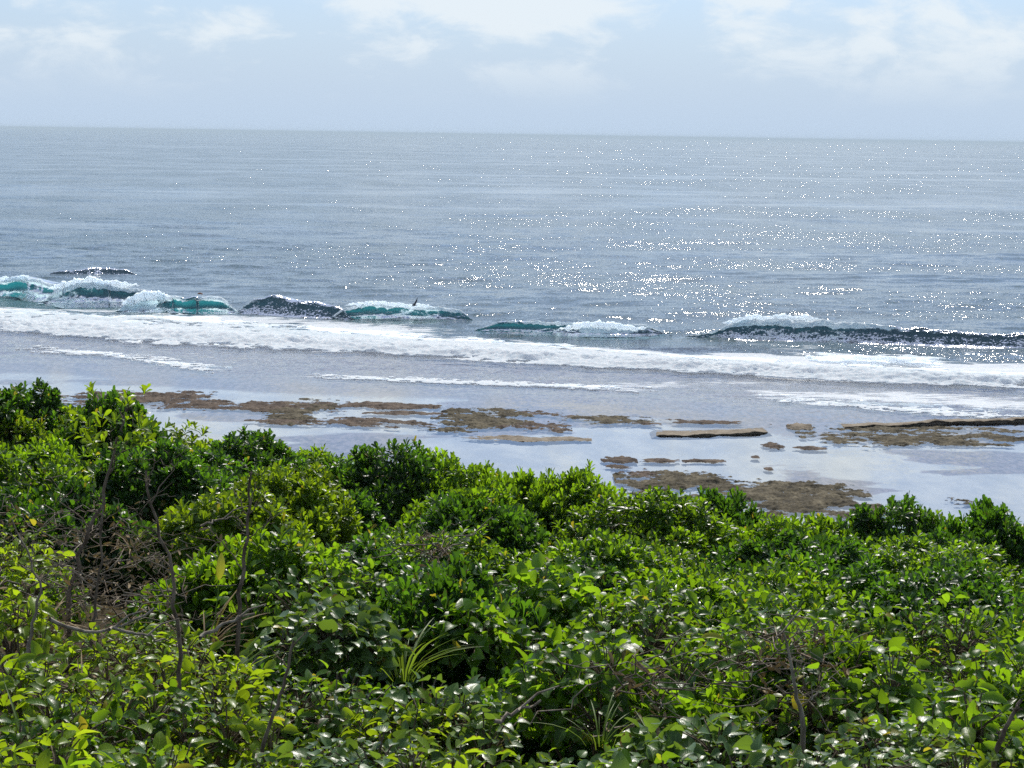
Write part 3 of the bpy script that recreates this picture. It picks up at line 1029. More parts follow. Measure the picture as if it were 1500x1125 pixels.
def rosettes(r, centers, axes, n_leaf, size, spread=(0.35, 1.25), jitter=0.25):
    """leaf frames of whorls of leaves at branch tips; returns pos, rot, scale"""
    n = len(centers)
    ax = axes / np.linalg.norm(axes, axis=1)[:, None]
    ref = np.where(np.abs(ax[:, 2:3]) < 0.9, np.array([[0, 0, 1.0]]), np.array([[1.0, 0, 0]]))
    u = np.cross(ax, ref); u /= np.linalg.norm(u, axis=1)[:, None]
    v = np.cross(ax, u)
    P, D, N, S = [], [], [], []
    ph0 = r.uniform(0, 6.28, n)
    for k in range(n_leaf):
        ph = ph0 + k * 2.399 + r.normal(0, jitter, n)
        tilt = spread[0] + (spread[1] - spread[0]) * (k / max(1, n_leaf - 1)) + r.normal(0, 0.15, n)
        rad = np.cos(ph)[:, None] * u + np.sin(ph)[:, None] * v
        d = np.cos(tilt)[:, None] * ax + np.sin(tilt)[:, None] * rad
        nn = np.cos(tilt + 1.5708)[:, None] * -ax - np.sin(tilt + 1.5708)[:, None] * rad
        nn = np.sin(tilt)[:, None] * ax - np.cos(tilt)[:, None] * rad
        sz = size * (0.75 + 0.4 * (k / n_leaf)) * r.uniform(0.75, 1.2, n)
        P.append(centers + d * (0.06 * size) - ax * (k / n_leaf) * 0.5 * size)
        D.append(d); N.append(nn + r.normal(0, 0.18, (n, 3))); S.append(sz)
    return np.concatenate(P), frames(np.concatenate(D), np.concatenate(N)), np.concatenate(S)


def leaves_mesh(name, kind, P, Rm, S, mat):
    lv, lq = LEAF[kind]
    V = np.einsum('nij,kj->nki', Rm, lv) * S[:, None, None] + P[:, None, :]
    q = lq[None] + (np.arange(len(P)) * len(lv))[:, None, None]
    return mesh_quads(name, V.reshape(-1, 3), q.reshape(-1, 4), mat, True, leaf_attrs(kind, len(P)))


LEAF_MESH = {}


def leaf_data(kind, mat):
    key = (kind, mat)
    if key not in LEAF_MESH:
        v, q = LEAF[kind]
        LEAF_MESH[key] = mesh_quads('leaf_' + kind, v, q, M[mat], True, leaf_attrs(kind))
    return LEAF_MESH[key]


def leaf_objects(parent, kind, mat, P, Rm, S, name='leaf'):
    me = leaf_data(kind, mat)
    for p, r_, s in zip(P, Rm, S):
        o = bpy.data.objects.new(name, me)
        m = Matrix(((r_[0, 0] * s, r_[0, 1] * s, r_[0, 2] * s, p[0]),
                    (r_[1, 0] * s, r_[1, 1] * s, r_[1, 2] * s, p[1]),
                    (r_[2, 0] * s, r_[2, 1] * s, r_[2, 2] * s, p[2]), (0, 0, 0, 1)))
        o.parent = parent
        o.matrix_basis = m
        col.objects.link(o)


# ---- shrub variants: a dome of lobes, unit radius and height, whorls of leaves all over
def lobes(seed, n=14):
    r = np.random.default_rng(seed)
    out = []
    for k in range(n):
        a = k * 2.399 + r.uniform(-0.4, 0.4)
        d = (0.74 if n > 9 else 0.62) * math.sqrt((k + 0.3) / n)
        rad = r.uniform(0.20, 0.33) if n > 9 else r.uniform(0.30, 0.46)
        zc = (0.80 - 0.55 * d * d) * r.uniform(0.72, 1.0) - rad * 0.55
        out.append((d * math.cos(a), d * math.sin(a), max(0.12, zc), rad))
    return np.array(out)


def whorl_points(seed, n, cam_side=False):
    """points and axes on the lobes' outer surface"""
    r = np.random.default_rng(seed + 100)
    Lb = lobes(seed)
    k = r.integers(0, len(Lb), n * 3)
    d = r.normal(0, 1, (n * 3, 3))
    d[:, 2] = np.abs(d[:, 2]) * 1.1 - 0.35
    if cam_side:
        d[:, 1] = -np.abs(d[:, 1]) * 0.9 + 0.35
        d[:, 2] = np.abs(d[:, 2]) + 0.1
    d /= np.linalg.norm(d, axis=1)[:, None]
    rad = Lb[k, 3:4] * (0.74 + 0.44 * r.random((n * 3, 1)) ** 1.5)
    p = Lb[k, :3] + d * rad
    # reject those well inside another lobe
    dist = np.linalg.norm(p[:, None] - Lb[None, :, :3], axis=2) / Lb[None, :, 3]
    dist[np.arange(len(k)), k] = 9
    ok = dist.min(1) > 0.85
    p, d = p[ok][:n], d[ok][:n]
    ax = d + np.array([0, 0, 0.75])
    return p, ax


VAR = {}


def shrub_variant(mat, seed, leaf_len, n_wh=720, n_leaf=9, kind='shrub', spread=(0.3, 1.5)):
    key = (mat, seed, round(leaf_len * 50))
    if key in VAR:
        return VAR[key]
    r = np.random.default_rng(seed)
    p, ax = whorl_points(seed, n_wh)
    P, Rm, S = rosettes(r, p, ax, n_leaf, leaf_len, spread)
    fol = leaves_mesh('foliage', kind, P, Rm, S, M[mat])
    parts = []
    for j, lb in enumerate(lobes(seed)):
        pts = wiggle((0.05 * math.cos(j), 0.05 * math.sin(j), -0.25), lb[:3], 6, 0.08, seed * 31 + j)
        parts.append(tube(pts, np.linspace(0.022, 0.010, 6), 5))
        for b in range(3):
            tip = Vector(lb[:3]) + Vector((random.uniform(-1, 1), random.uniform(-1, 1), random.uniform(0.1, 1))) * lb[3] * 0.8
            parts.append(tube(wiggle(lb[:3], tip, 4, 0.04, seed * 71 + j * 5 + b), np.linspace(0.009, 0.004, 4), 4))
    st = mesh_quads('stem', *join(parts), M['bark'])
    VAR[key] = (fol, st)
    return VAR[key]


SHRUBS = []


def shrub(label, loc, rad, hgt, mat, seed, n_indiv, leaf_len, group, kind='shrub', spread=(0.3, 1.5), name='shrub', rot=None):
    vs = seed % 4
    fol, st = shrub_variant(mat, vs + {'shrub': 0, 'shrub_dark': 10, 'shrub_yellow': 20, 'broad': 30}.get(mat, 40), leaf_len / rad, kind=kind, spread=spread,
                            n_wh=720 if kind == 'shrub' else 420, n_leaf=9 if kind == 'shrub' else 6)
    o = empty(name, loc)
    tag(o, label, 'shrub', group)
    a = rot if rot is not None else (seed * 2.399) % 6.283
    for nm, me in (('foliage', fol), ('stem', st)):
        c = link(nm, me, o)
        c.rotation_euler = (0, 0, a)
        c.scale = (rad, rad, hgt)
    o.children[0]['kind'] = 'stuff' if o.children[0].name.startswith('foliage') else ''
    for c in o.children:
        if c.name.startswith('foliage'):
            c['kind'] = 'stuff'
        elif 'kind' in c:
            del c['kind']
    # the leaves that show largest, each a part of its own
    nl = 9 if kind == 'shrub' else 6
    r = np.random.default_rng(seed + 500)
    p, ax = whorl_points(vs + {'shrub': 0, 'shrub_dark': 10, 'shrub_yellow': 20, 'broad': 30}.get(mat, 40), max(1, n_indiv // nl) * 5, False)
    ca, sa = math.cos(a), math.sin(a)
    rotm = np.array([[ca, -sa, 0], [sa, ca, 0], [0, 0, 1]])
    p = (p @ rotm.T) * np.array([rad, rad, hgt]) * 1.03
    ax = ax @ rotm.T
    score = -p[:, 1] / rad * 0.5 + p[:, 2] / hgt + r.normal(0, 0.25, len(p))
    idx = np.argsort(-score)[:max(1, n_indiv // nl)]
    P, Rm, S = rosettes(r, p[idx], ax[idx], nl, leaf_len * 1.08, spread)
    leaf_objects(o, kind, mat, P, Rm, S)
    SHRUBS.append((o, rad))
    return o


def shrub_top(label, px, py, y, rad, hgt, mat, seed, n, leaf_len=0.105, group=None, **kw):
    """a shrub whose top shows at pixel (px, py) at distance y"""
    p = at_depth(px, py, y)
    return shrub(label, (p.x, y, p.z - hgt * 0.97), rad, hgt, mat, seed, n, leaf_len, group, **kw)


# skyline shrubs, left to right (pixel of the top, distance, radius, height)
SKY = [
    ('tall dark leafy shrub at the left end of the thicket skyline', 30, 546, 25.5, 0.95, 1.5, 'shrub_dark'),
    ('yellow-green rounded shrub on the skyline, second from the left edge', 95, 590, 25.0, 1.0, 1.4, 'shrub_yellow'),
    ('upright dark shrub peaking beside the bare twig on the skyline', 165, 566, 24.0, 0.75, 1.5, 'shrub_dark'),
    ('low bright green shrub right of the bare twig on the skyline', 262, 612, 25.0, 1.1, 1.3, 'shrub_yellow'),
    ('dark green skyline shrub where the thicket first meets the lowest left pool', 365, 618, 25.0, 1.0, 1.4, 'shrub_dark'),
    ('broad green skyline shrub between the lowest left pool and the star-shaped top', 460, 640, 25.5, 1.1, 1.4, 'shrub'),
    ('skyline shrub with star-shaped leaf whorls on its top, left of the sand streak', 575, 633, 25.0, 1.0, 1.5, 'shrub_dark'),
    ('green skyline shrub sloping down under the left end of the sand streak', 662, 652, 25.0, 0.85, 1.4, 'shrub'),
    ('narrow pointed shrub on the skyline just left of mid picture dip', 762, 670, 24.0, 0.65, 1.4, 'shrub'),
    ('rounded shrub with whorled top left of the flat dark reef slab', 842, 668, 24.0, 0.85, 1.5, 'shrub'),
    ('low yellow-green skyline shrub in front of the brown reef shelf', 952, 708, 24.0, 0.95, 1.3, 'shrub'),
    ('small dark shrub top overlapping the left of the grey-brown reef shelf', 1052, 706, 24.0, 0.7, 1.4, 'shrub_dark'),
    ('low green skyline shrub right under the grey-brown reef shelf', 1140, 745, 24.0, 1.0, 1.3, 'shrub'),
    ('pointed small shrub at the right end of the grey-brown reef shelf', 1212, 742, 24.0, 0.7, 1.3, 'shrub'),
    ('tall dark whorled shrub, left of the two right-hand skyline tops', 1312, 715, 24.0, 0.95, 1.6, 'shrub_dark'),
    ('low skyline shrub between the two right-hand tops', 1385, 742, 24.5, 0.8, 1.3, 'shrub'),
    ('spiky dark shrub standing up at the right end of the skyline', 1446, 724, 23.0, 0.75, 1.5, 'shrub_dark'),
    ('low green shrub at the right edge of the skyline', 1512, 752, 23.0, 0.85, 1.3, 'shrub'),
    ('green shrub cut by the left picture edge on the skyline', -30, 570, 25.0, 1.0, 1.4, 'shrub_yellow'),
]
for i, (lb, px, py, y, rd, hg, mt) in enumerate(SKY):
    shrub_top(lb, px, py + 4, y, rd * 1.15, hg, mt, i + 1, 110, group='shrubs along the thicket skyline')


# the thicket behind the foreground, row by row
COLS = [(40, 'at the left edge'), (230, 'below the bare skyline twig'), (420, 'below the lowest left pool'), (610, 'below the star-topped shrub'),
        (760, 'below the sand streak'), (900, 'below the flat dark reef slab'), (1040, 'below the brown reef shelf'), (1240, 'below the grey-brown reef shelf'),
        (1400, 'below the tall whorled skyline shrub'), (9999, 'at the right edge')]
ROWN = ['one row', 'two rows', 'three rows', 'four rows', 'five rows', 'six rows', 'seven rows']


def zone_label(px, row, mat):
    hue = {'shrub': 'mid-green', 'shrub_dark': 'dark green', 'shrub_yellow': 'yellow-green'}[mat]
    c = next(t for x, t in COLS if px < x)
    return '%s shrub %s, %s under the skyline' % (hue, c, ROWN[row]), 'thicket shrubs %s under the skyline' % ROWN[row]


def to_px(p):
    d = CAM_R.transposed() @ (Vector(p) - Vector((0, 0, CAM_Z)))
    return 750 + F_PX * d.x / -d.z, 562.5 - F_PX * d.y / -d.z


row_y = [22.4, 20.4, 18.4, 16.5, 14.7, 13.0, 11.4]
r0 = random.Random(3)
sid = 50
for ri, y in enumerate(row_y):
    sp = 1.75 if y > 15 else 1.55
    half = 0.275 * y + 1.0
    nx = int(2 * half / sp) + 1
    for k in range(nx):
        x = -half + (k + 0.5 * (ri % 2)) * sp + r0.uniform(-0.3, 0.3)
        yy = y + r0.uniform(-0.5, 0.5)
        px, py = to_px((x, yy, float(top_z(x, yy))))
        if px < -150 or px > 1650:
            continue
        if px < 330 and ri >= 4:        # the dry opening at left
            continue
        hg = r0.uniform(1.05, 1.45)
        rd = r0.uniform(0.95, 1.3) * (1.0 if y > 15 else 0.9)
        mt = r0.choice(['shrub', 'shrub', 'shrub_yellow', 'shrub_dark'] if px < 450 else ['shrub', 'shrub', 'shrub_dark'])
        z = float(top_z(x, yy)) + r0.choice([-0.34, -0.15, -0.06, 0.0, 0.05, 0.1]) + r0.uniform(-0.08, 0.08) - hg
        if ri < 2:
            z += 0.2
        if px < 330 and ri >= 3:
            z -= 0.35
        sid += 1
        lab, grp = zone_label(px, ri, mt)
        shrub(lab, (x, yy, z), rd, hg, mt, sid, 110 if y > 17 else 200, 0.105, grp)


# the thicket goes on at both sides
for y in (22.0, 18.8, 15.6, 12.6, 9.8, 7.4):
    for sd, nm in ((-1, 'left'), (1, 'right')):
        x = sd * (0.275 * y + 1.75) + r0.uniform(-0.3, 0.3)
        if abs(to_px((x, y, float(top_z(x, y))))[0] - 750) < 900:
            x = sd * 0.345 * y
        hg = r0.uniform(1.1, 1.4)
        sid += 1
        shrub('green shrub of the thicket beyond the %s picture edge' % nm, (x, y, float(top_z(x, y)) - 0.05 - hg), 1.05, hg, 'shrub', sid, 36, 0.105,
              'thicket shrubs beyond the %s picture edge' % nm)


# ------------------------------------------------------------------ foreground plants
def broad_plant(label, px, py, rad, hgt, seed, size=0.16, n=170, mat='broad', kind='broad', cat='bush', name='broad_leaf_bush', group=None, drop=0.0, flat=0.7):
    """stems fanning from the base, large leaves on short stalks all over"""
    p = on_thicket(px, py, drop)
    base = Vector((p.x, p.y, p.z - hgt))
    o = tag(empty(name, base), label, cat, group)
    r = np.random.default_rng(seed)
    Lb = lobes(seed, 7)
    k = r.integers(0, len(Lb), n)
    d = r.normal(0, 1, (n, 3)); d[:, 2] = np.abs(d[:, 2]) - 0.2
    d[:, 1] -= 0.35
    d /= np.linalg.norm(d, axis=1)[:, None]
    P = (Lb[k, :3] + d * Lb[k, 3:4] * r.uniform(0.6, 1.05, (n, 1))) * np.array([rad, rad, hgt])
    out = P * np.array([1, 1, 0.3]) / rad + r.normal(0, 0.45, (n, 3)) + d * 0.5
    out[:, 2] = out[:, 2] * 0.5 + 0.15
    nrm = d * (1 - flat) + np.array([0, 0.05, flat]) + r.normal(0, 0.42, (n, 3))
    y = out - nrm * (np.sum(out * nrm, 1) / np.sum(nrm * nrm, 1))[:, None] * 0.85
    S = size * (0.4 + 0.9 * r.random(n) ** 1.4)
    Fm = frames(y, nrm)
    order = np.argsort(P[:, 1] - 0.6 * P[:, 2])
    P_, F_, S_ = P[order], Fm[order], S[order]
    leaf_objects(o, kind, mat, P_[:290], F_[:290], S_[:290])
    if n > 290:
        tag(link('foliage', leaves_mesh('foliage', kind, P_[290:], F_[290:], S_[290:], M[mat]), o), kind='stuff')
    parts = []
    for j, lb in enumerate(Lb):
        tip = Vector((lb[0] * rad, lb[1] * rad, lb[2] * hgt))
        parts.append(tube(wiggle((0, 0, -0.3), tip, 6, 0.08, seed * 13 + j), np.linspace(0.016, 0.006, 6), 5))
    for a_ in range(0, n, 2):
        c = Lb[k[a_], :3] * np.array([rad, rad, hgt])
        parts.append(tube([Vector(c), Vector((c + P[a_]) / 2 + np.array([0, 0, 0.02])), Vector(P[a_])], [0.005, 0.004, 0.003], 4))
    link('stem', mesh_quads('stem', *join(parts), M['bark']), o)
    return o


BROAD = [
    ('big round-leaved bush with the largest upright leaves, mid picture', 815, 800, 0.75, 1.0, 0.185),
    ('round-leaved bush right of the largest-leaved bush', 965, 838, 0.8, 1.0, 0.15),
    ('round-leaved bush overhanging the dark hollow at bottom centre', 870, 905, 0.7, 0.9, 0.16),
    ('round-leaved bush left of the largest-leaved bush', 690, 838, 0.7, 0.9, 0.15),
    ('round-leaved bush above the dry brown tangle at right', 1085, 880, 0.8, 0.9, 0.14),
    ('broad-leaved bush right of the dry brown tangle', 1290, 935, 0.75, 0.9, 0.15),
    ('bright broad-leaved bush at lower right near the picture edge', 1405, 985, 0.65, 0.9, 0.16),
    ('broad-leaved bush cut by the right picture edge, lower down', 1490, 915, 0.8, 1.0, 0.15),
    ('broad-leaved bush behind the dry brown tangle at right', 1200, 860, 0.9, 0.9, 0.13),
    ('broad-leaved bush in the lower right above the bright edge bush', 1380, 870, 0.9, 0.9, 0.13),
    ('broad-leaved bush left of middle beside the upright yellow leaf', 440, 800, 0.8, 0.9, 0.14),
    ('broad-leaved bush between the yellow leaf and the reed-like grass', 545, 800, 0.8, 0.9, 0.13),
]
for i, (lb, px, py, rd, hg, sz) in enumerate(BROAD):
    broad_plant(lb, px, py, rd, hg, 200 + i, sz * (0.74 if i in (0, 3) else 0.64), n=760, flat=0.4, kind=['broad', 'lime', 'broad', 'vine', 'lime'][i % 5])

VINE = [
    ('vine with large pale heart-shaped leaves, left of the reed-like grass', 485, 868, 0.55, 0.5, 0.16),
    ('pale grey-green creeping vine hanging left of the dark hollow', 655, 975, 0.5, 0.6, 0.11),
    ('pale creeping vine below the dry tangle, bottom right of middle', 1030, 1040, 0.55, 0.5, 0.13),
    ('pale creeping vine carpet at the bottom right of the dry tangle', 1240, 1070, 0.7, 0.5, 0.11),
    ('glossy creeping vine right of the dry tangle', 1320, 1030, 0.5, 0.5, 0.10),
    ('creeping vine at the bottom edge under the dark hollow', 860, 1095, 0.55, 0.5, 0.11),
    ('pale vine leaves trailing left of the bottom right grass', 1130, 1085, 0.5, 0.5, 0.12),
    ('creeping vine at the bottom left around the thin leaning stem', 520, 1060, 0.55, 0.5, 0.10),
]
for i, (lb, px, py, rd, hg, sz) in enumerate(VINE):
    broad_plant(lb, px, py, rd, hg, 300 + i, sz * 0.62, n=620, mat='vine', kind='vine', cat='vine', name='creeping_vine', flat=0.65)

LIME = [
    ('bright lime-green leafy sprig at the left edge', 30, 828, 0.35, 0.8, 0.15, 60),
    ('lime-green leafy plant at the left edge below the bright sprig', 15, 925, 0.4, 0.7, 0.13, 110),
    ('bright lime sprig standing alone at bottom left', 235, 1035, 0.25, 0.6, 0.13, 40),
    ('sunlit yellow-green leafy plant left of bottom centre', 470, 945, 0.55, 0.7, 0.11, 190),
    ('sunlit leafy plant right of the yellow-green one, left of the dark hollow', 580, 985, 0.5, 0.7, 0.11, 180),
    ('bright leafy plant at the bottom edge left of the dark hollow', 755, 1070, 0.4, 0.6, 0.12, 100),
    ('leafy green plant in the bottom left corner', 60, 1050, 0.5, 0.6, 0.12, 170),
    ('leafy green plant at the bottom edge, right of the corner plant', 170, 1085, 0.5, 0.5, 0.12, 170),
    ('yellow-green plant below the leaning bare stems at left', 330, 985, 0.5, 0.6, 0.11, 150),
    ('leafy plant at the bottom edge under the thin leaning stem', 370, 1085, 0.45, 0.5, 0.12, 150),
    ('leafy plant at the bottom edge left of the bright bottom plant', 640, 1085, 0.45, 0.5, 0.11, 150),
    ('bright leafy plant at the bottom edge right of centre', 960, 1098, 0.45, 0.5, 0.12, 150),
    ('leafy plant in the bottom right corner', 1450, 1085, 0.5, 0.6, 0.12, 160),
    ('lime-green leaves at the bottom edge under the pale vine carpet', 1190, 1112, 0.35, 0.4, 0.12, 100),
    ('small lime-green plant in the dry opening at left', 130, 960, 0.4, 0.5, 0.10, 110),
    ('low yellow-green plant at the foot of the tall bare sapling', 205, 985, 0.45, 0.5, 0.10, 130),
    ('low green plant on the bare ground in the dry opening', 165, 905, 0.5, 0.45, 0.09, 120),
    ('low yellow-green plant right of the low green one in the dry opening', 225, 890, 0.45, 0.45, 0.09, 110),
    ('low leafy plant right of the foot of the tall bare sapling', 300, 935, 0.4, 0.5, 0.10, 120),
    ('small leafy plant under the curved pale stick', 95, 1000, 0.4, 0.5, 0.10, 120),
    ('yellow-green plant at the left edge above the lime sprig', 10, 760, 0.6, 0.8, 0.11, 160),
]
for i, (lb, px, py, rd, hg, sz, n) in enumerate(LIME):
    broad_plant(lb, px, py, rd, hg, 400 + i, sz * 0.70, n=int(n * 2.6), mat=['lime', 'shrub_yellow', 'lime', 'broad'][i % 4], kind='lime', cat='plant', name='leafy_plant', flat=0.45)


def grass_clump(label, px, py, hgt, n, seed, mat='grass', spread=0.5):
    p = on_thicket(px, py, 0.0)
    base = Vector((p.x, p.y, p.z - hgt * 0.85))
    o = tag(empty('grass_clump', base), label, 'grass clump', 'clumps of grass in the foreground')
    r = np.random.default_rng(seed)
    a = r.uniform(0, 6.28, n)
    lean = r.uniform(0.1, spread, n) * 1.6
    d = np.stack([np.cos(a) * lean, np.sin(a) * lean, np.ones(n)], -1)
    nrm = np.stack([-np.cos(a), -np.sin(a), lean], -1)
    P = np.stack([np.cos(a) * 0.05, np.sin(a) * 0.05, np.zeros(n)], -1) * r.uniform(0.2, 1.6, (n, 1))
    leaf_objects(o, 'blade', mat, P, frames(d, nrm), hgt * r.uniform(0.3, 0.75, n), 'blade')
    return o


GRASS = [
    ('reed-like grass with arching blades beside the pale heart-leaved vine', 592, 855, 0.75, 26),
    ('upright bright grass blades at the bottom edge left of centre', 640, 1065, 0.6, 22),
    ('grass clump at the bottom edge under the thin leaning stem', 400, 1090, 0.6, 20),
    ('long grass blades slanting through the bush right of the dark hollow', 880, 1000, 0.35, 14),
    ('grass clump left of the pale vine below the dry tangle', 985, 1010, 0.6, 22),
    ('grass clump in the bottom right corner by the dark stem', 1420, 1075, 0.7, 26),
    ('grass clump at the left edge among lime-green leaves', 45, 985, 0.7, 24),
    ('grass clump in the dry opening left of the leaning stems', 165, 990, 0.7, 26),
    ('bright grass blade tuft at the bottom edge left corner', 110, 1110, 0.6, 20),
    ('grass tuft at the bottom edge right of the pale vine carpet', 1290, 1108, 0.5, 20),
    ('grass tuft beneath the upright yellow leaf', 330, 880, 0.6, 22),
]
for i, (lb, px, py, hg, n) in enumerate(GRASS):
    grass_clump(lb, px, py, hg, n, 600 + i)
grass_clump('straw-coloured dry grass left of the leaning sapling in the dry opening', 70, 815, 0.6, 26, 641, 'dry', 0.8)
grass_clump('straw-coloured dry grass between the two dark bare saplings', 300, 840, 0.6, 26, 642, 'dry', 0.8)
grass_clump('straw-coloured dry grass at the foot of the curved pale stick', 120, 935, 0.5, 24, 643, 'dry', 0.8)
grass_clump('tuft of straw-yellow dry grass at the top of the dry opening', 192, 748, 0.4, 24, 640, 'dry', 0.9)


# ---- bare stems and dead twigs
def branch_tree(label, line_px, y, r0_, r1_, twigs, seed, mat='bark', name='bare_sapling', cat='sapling', crown=None, group=None):
    pts = [at_depth(px, py, y) for px, py in line_px]
    base = pts[0]
    o = tag(empty(name, base), label, cat, group)
    rr = random.Random(seed)
    P, L_ = poly_eval(pts, np.linspace(0, 1, 14))
    P = P - np.array(tuple(base))
    P += np.array([[rr.uniform(-1, 1), rr.uniform(-1, 1), 0] for _ in range(14)]) * L_ * 0.014
    ext = P.copy(); ext[0, 2] -= 0.5
    link('trunk', mesh_quads('trunk', *tube(ext, np.linspace(r0_, r1_, 14), 7), M[mat]), o)
    for b in range(twigs):
        t = rr.uniform(0.3, 1.0)
        s = Vector(P[int(t * 13)])
        ln = L_ * rr.uniform(0.15, 0.4)
        a = rr.uniform(0, 6.28)
        e = s + Vector((math.cos(a) * 0.7, math.sin(a) * 0.5, rr.uniform(0.3, 1.0))) * ln
        parts = [tube(wiggle(s, e, 7, ln * 0.08, seed * 9 + b), np.linspace(r1_ * 0.75, r1_ * 0.2, 7), 5)]
        for c in range(3):
            f = Vector(s).lerp(e, rr.uniform(0.4, 0.9))
            g = f + Vector((rr.uniform(-1, 1), rr.uniform(-1, 1), rr.uniform(0, 1))) * ln * 0.4
            parts.append(tube(wiggle(f, g, 5, ln * 0.05, seed * 19 + b * 7 + c), np.linspace(r1_ * 0.4, r1_ * 0.15, 5), 4))
        link('branch', mesh_quads('branch', *join(parts), M[mat]), o)
    if crown:
        n, size, rad, m_ = crown
        r = np.random.default_rng(seed)
        top = P[-1]
        d = r.normal(0, 1, (n, 3)); d[:, 2] = np.abs(d[:, 2]) * 0.9 - 0.3
        d /= np.linalg.norm(d, axis=1)[:, None]
        c = top + d * rad * r.uniform(0.35, 1.0, (n, 1))
        Pl, Rm, S = rosettes(r, c, d + np.array([0, 0, 0.6]), 6, size)
        leaf_objects(o, 'shrub', m_, Pl[:290], Rm[:290], S[:290])
    return o


branch_tree('thin leaning sapling with a dark trunk and leafy top at left', [(98, 890), (120, 800), (150, 735), (172, 640)], 13.5, 0.018, 0.009, 6, 701, name='sapling', cat='sapling', crown=(40, 0.08, 0.42, 'shrub_yellow'))
branch_tree('tall bare grey-brown sapling leaning left in the dry opening', [(266, 1010), (258, 920), (245, 820), (212, 690)], 9.0, 0.012, 0.005, 9, 702)
branch_tree('dark upright bare stem right of the yellow leaf', [(346, 900), (356, 840), (365, 760), (368, 690)], 11.0, 0.014, 0.006, 8, 703)
branch_tree('thin dark leaning stem at the bottom left', [(378, 1110), (405, 1040), (430, 938)], 7.2, 0.009, 0.005, 3, 704)
branch_tree('bare forked twig standing above the skyline beside the upright dark shrub', [(176, 640), (183, 610), (190, 578)], 23.5, 0.03, 0.012, 6, 705, name='dead_sapling', cat='sapling')
branch_tree('dark slanting stem at the lower right corner', [(1455, 1110), (1475, 1065), (1495, 1025)], 7.6, 0.012, 0.007, 4, 706)
branch_tree('thin grey stem standing in the dry brown tangle at right', [(1180, 1080), (1165, 1010), (1150, 930)], 8.2, 0.012, 0.005, 5, 707, mat='bark_pale')
branch_tree('thin dark stem left of the tall bare grey-brown one', [(128, 950), (146, 850), (152, 740)], 10.5, 0.010, 0.004, 6, 708)
branch_tree('dead grey branchy stem low in the dry opening at left', [(40, 960), (60, 860), (20, 760)], 11.0, 0.011, 0.004, 8, 709, mat='bark_pale')


def dry_stick(label, line_px, y, rad, seed):
    pts = [at_depth(px, py, y + k * 0.06) for k, (px, py) in enumerate(line_px)]
    base = pts[0]
    P, L_ = poly_eval(pts, np.linspace(0, 1, 12))
    P = P - np.array(tuple(base))
    P += np.random.default_rng(seed).normal(0, 0.006, P.shape)
    side = [Vector(P[7]), Vector(P[7]) + Vector((0.06, 0.02, 0.05)), Vector(P[7]) + Vector((0.14, 0.05, 0.07))]
    me = mesh_quads('dry_stick', *join([tube(P, np.linspace(rad, rad * 0.5, 12), 6), tube(side, [rad * 0.6, rad * 0.5, rad * 0.3], 5)]), M['bark_pale'])
    o = link('dry_stick', me)
    o.location = base
    return tag(o, label, 'twig', 'pale fallen twigs in the foreground')


dry_stick('pale curved fallen twig at left with its tip turned up', [(72, 908), (105, 922), (145, 926), (185, 916), (222, 892)], 8.6, 0.010, 1)
dry_stick('short pale twig right of the curved one, against the tall bare stem', [(160, 921), (205, 929), (246, 940)], 8.5, 0.009, 2)
dry_stick('pale slanting twig right of the tall bare stem', [(290, 934), (330, 912), (372, 900)], 8.6, 0.010, 3)
dry_stick('pale broken twig poking out of the dark hollow', [(726, 1060), (755, 1040), (790, 1028)], 6.8, 0.009, 4)
dry_stick('thin pale twig beside the dark upright bare stem', [(295, 770), (320, 760), (345, 756)], 11.0, 0.008, 5)


def dry_tangle(label, px, py, w, dpt, hgt, n, seed, drop=0.5):
    """dead vine stems and withered leaves heaped on the ground"""
    p = on_thicket(px, py, drop)
    o = tag(empty('dry_tangle', (p.x, p.y, p.z - hgt * 0.5)), label, 'dead twigs')
    rr = random.Random(seed)
    pale, dark = [], []
    for k in range(n):
        a = Vector((rr.uniform(-w, w), rr.uniform(-dpt, dpt), rr.uniform(0, hgt)))
        ang = rr.uniform(0, 6.28)
        ln = rr.uniform(0.2, 0.7)
        b = a + Vector((math.cos(ang) * ln, math.sin(ang) * ln, rr.uniform(-0.2, 0.3)))
        rad = rr.uniform(0.0025, 0.007)
        (pale if rr.random() < 0.6 else dark).append(tube(wiggle(a, b, 7, 0.09, seed * 101 + k), np.linspace(rad, rad * 0.6, 7), 4))
    tag(link('pale_twigs', mesh_quads('pale_twigs', *join(pale), M['bark_pale']), o), kind='stuff')
    tag(link('dark_twigs', mesh_quads('dark_twigs', *join(dark), M['bark']), o), kind='stuff')
    r = np.random.default_rng(seed)
    m_ = n * 2
    P = np.stack([r.uniform(-w, w, m_), r.uniform(-dpt, dpt, m_), r.uniform(-0.1, hgt, m_)], -1)
    d = r.normal(0, 1, (m_, 3)); nr = r.normal(0, 0.6, (m_, 3)) + np.array([0, 0, 0.8])
    tag(link('withered_leaves', leaves_mesh('withered_leaves', 'dry', P, frames(d, nr), r.uniform(0.03, 0.08, m_), M['dry']), o), kind='stuff')
    return o


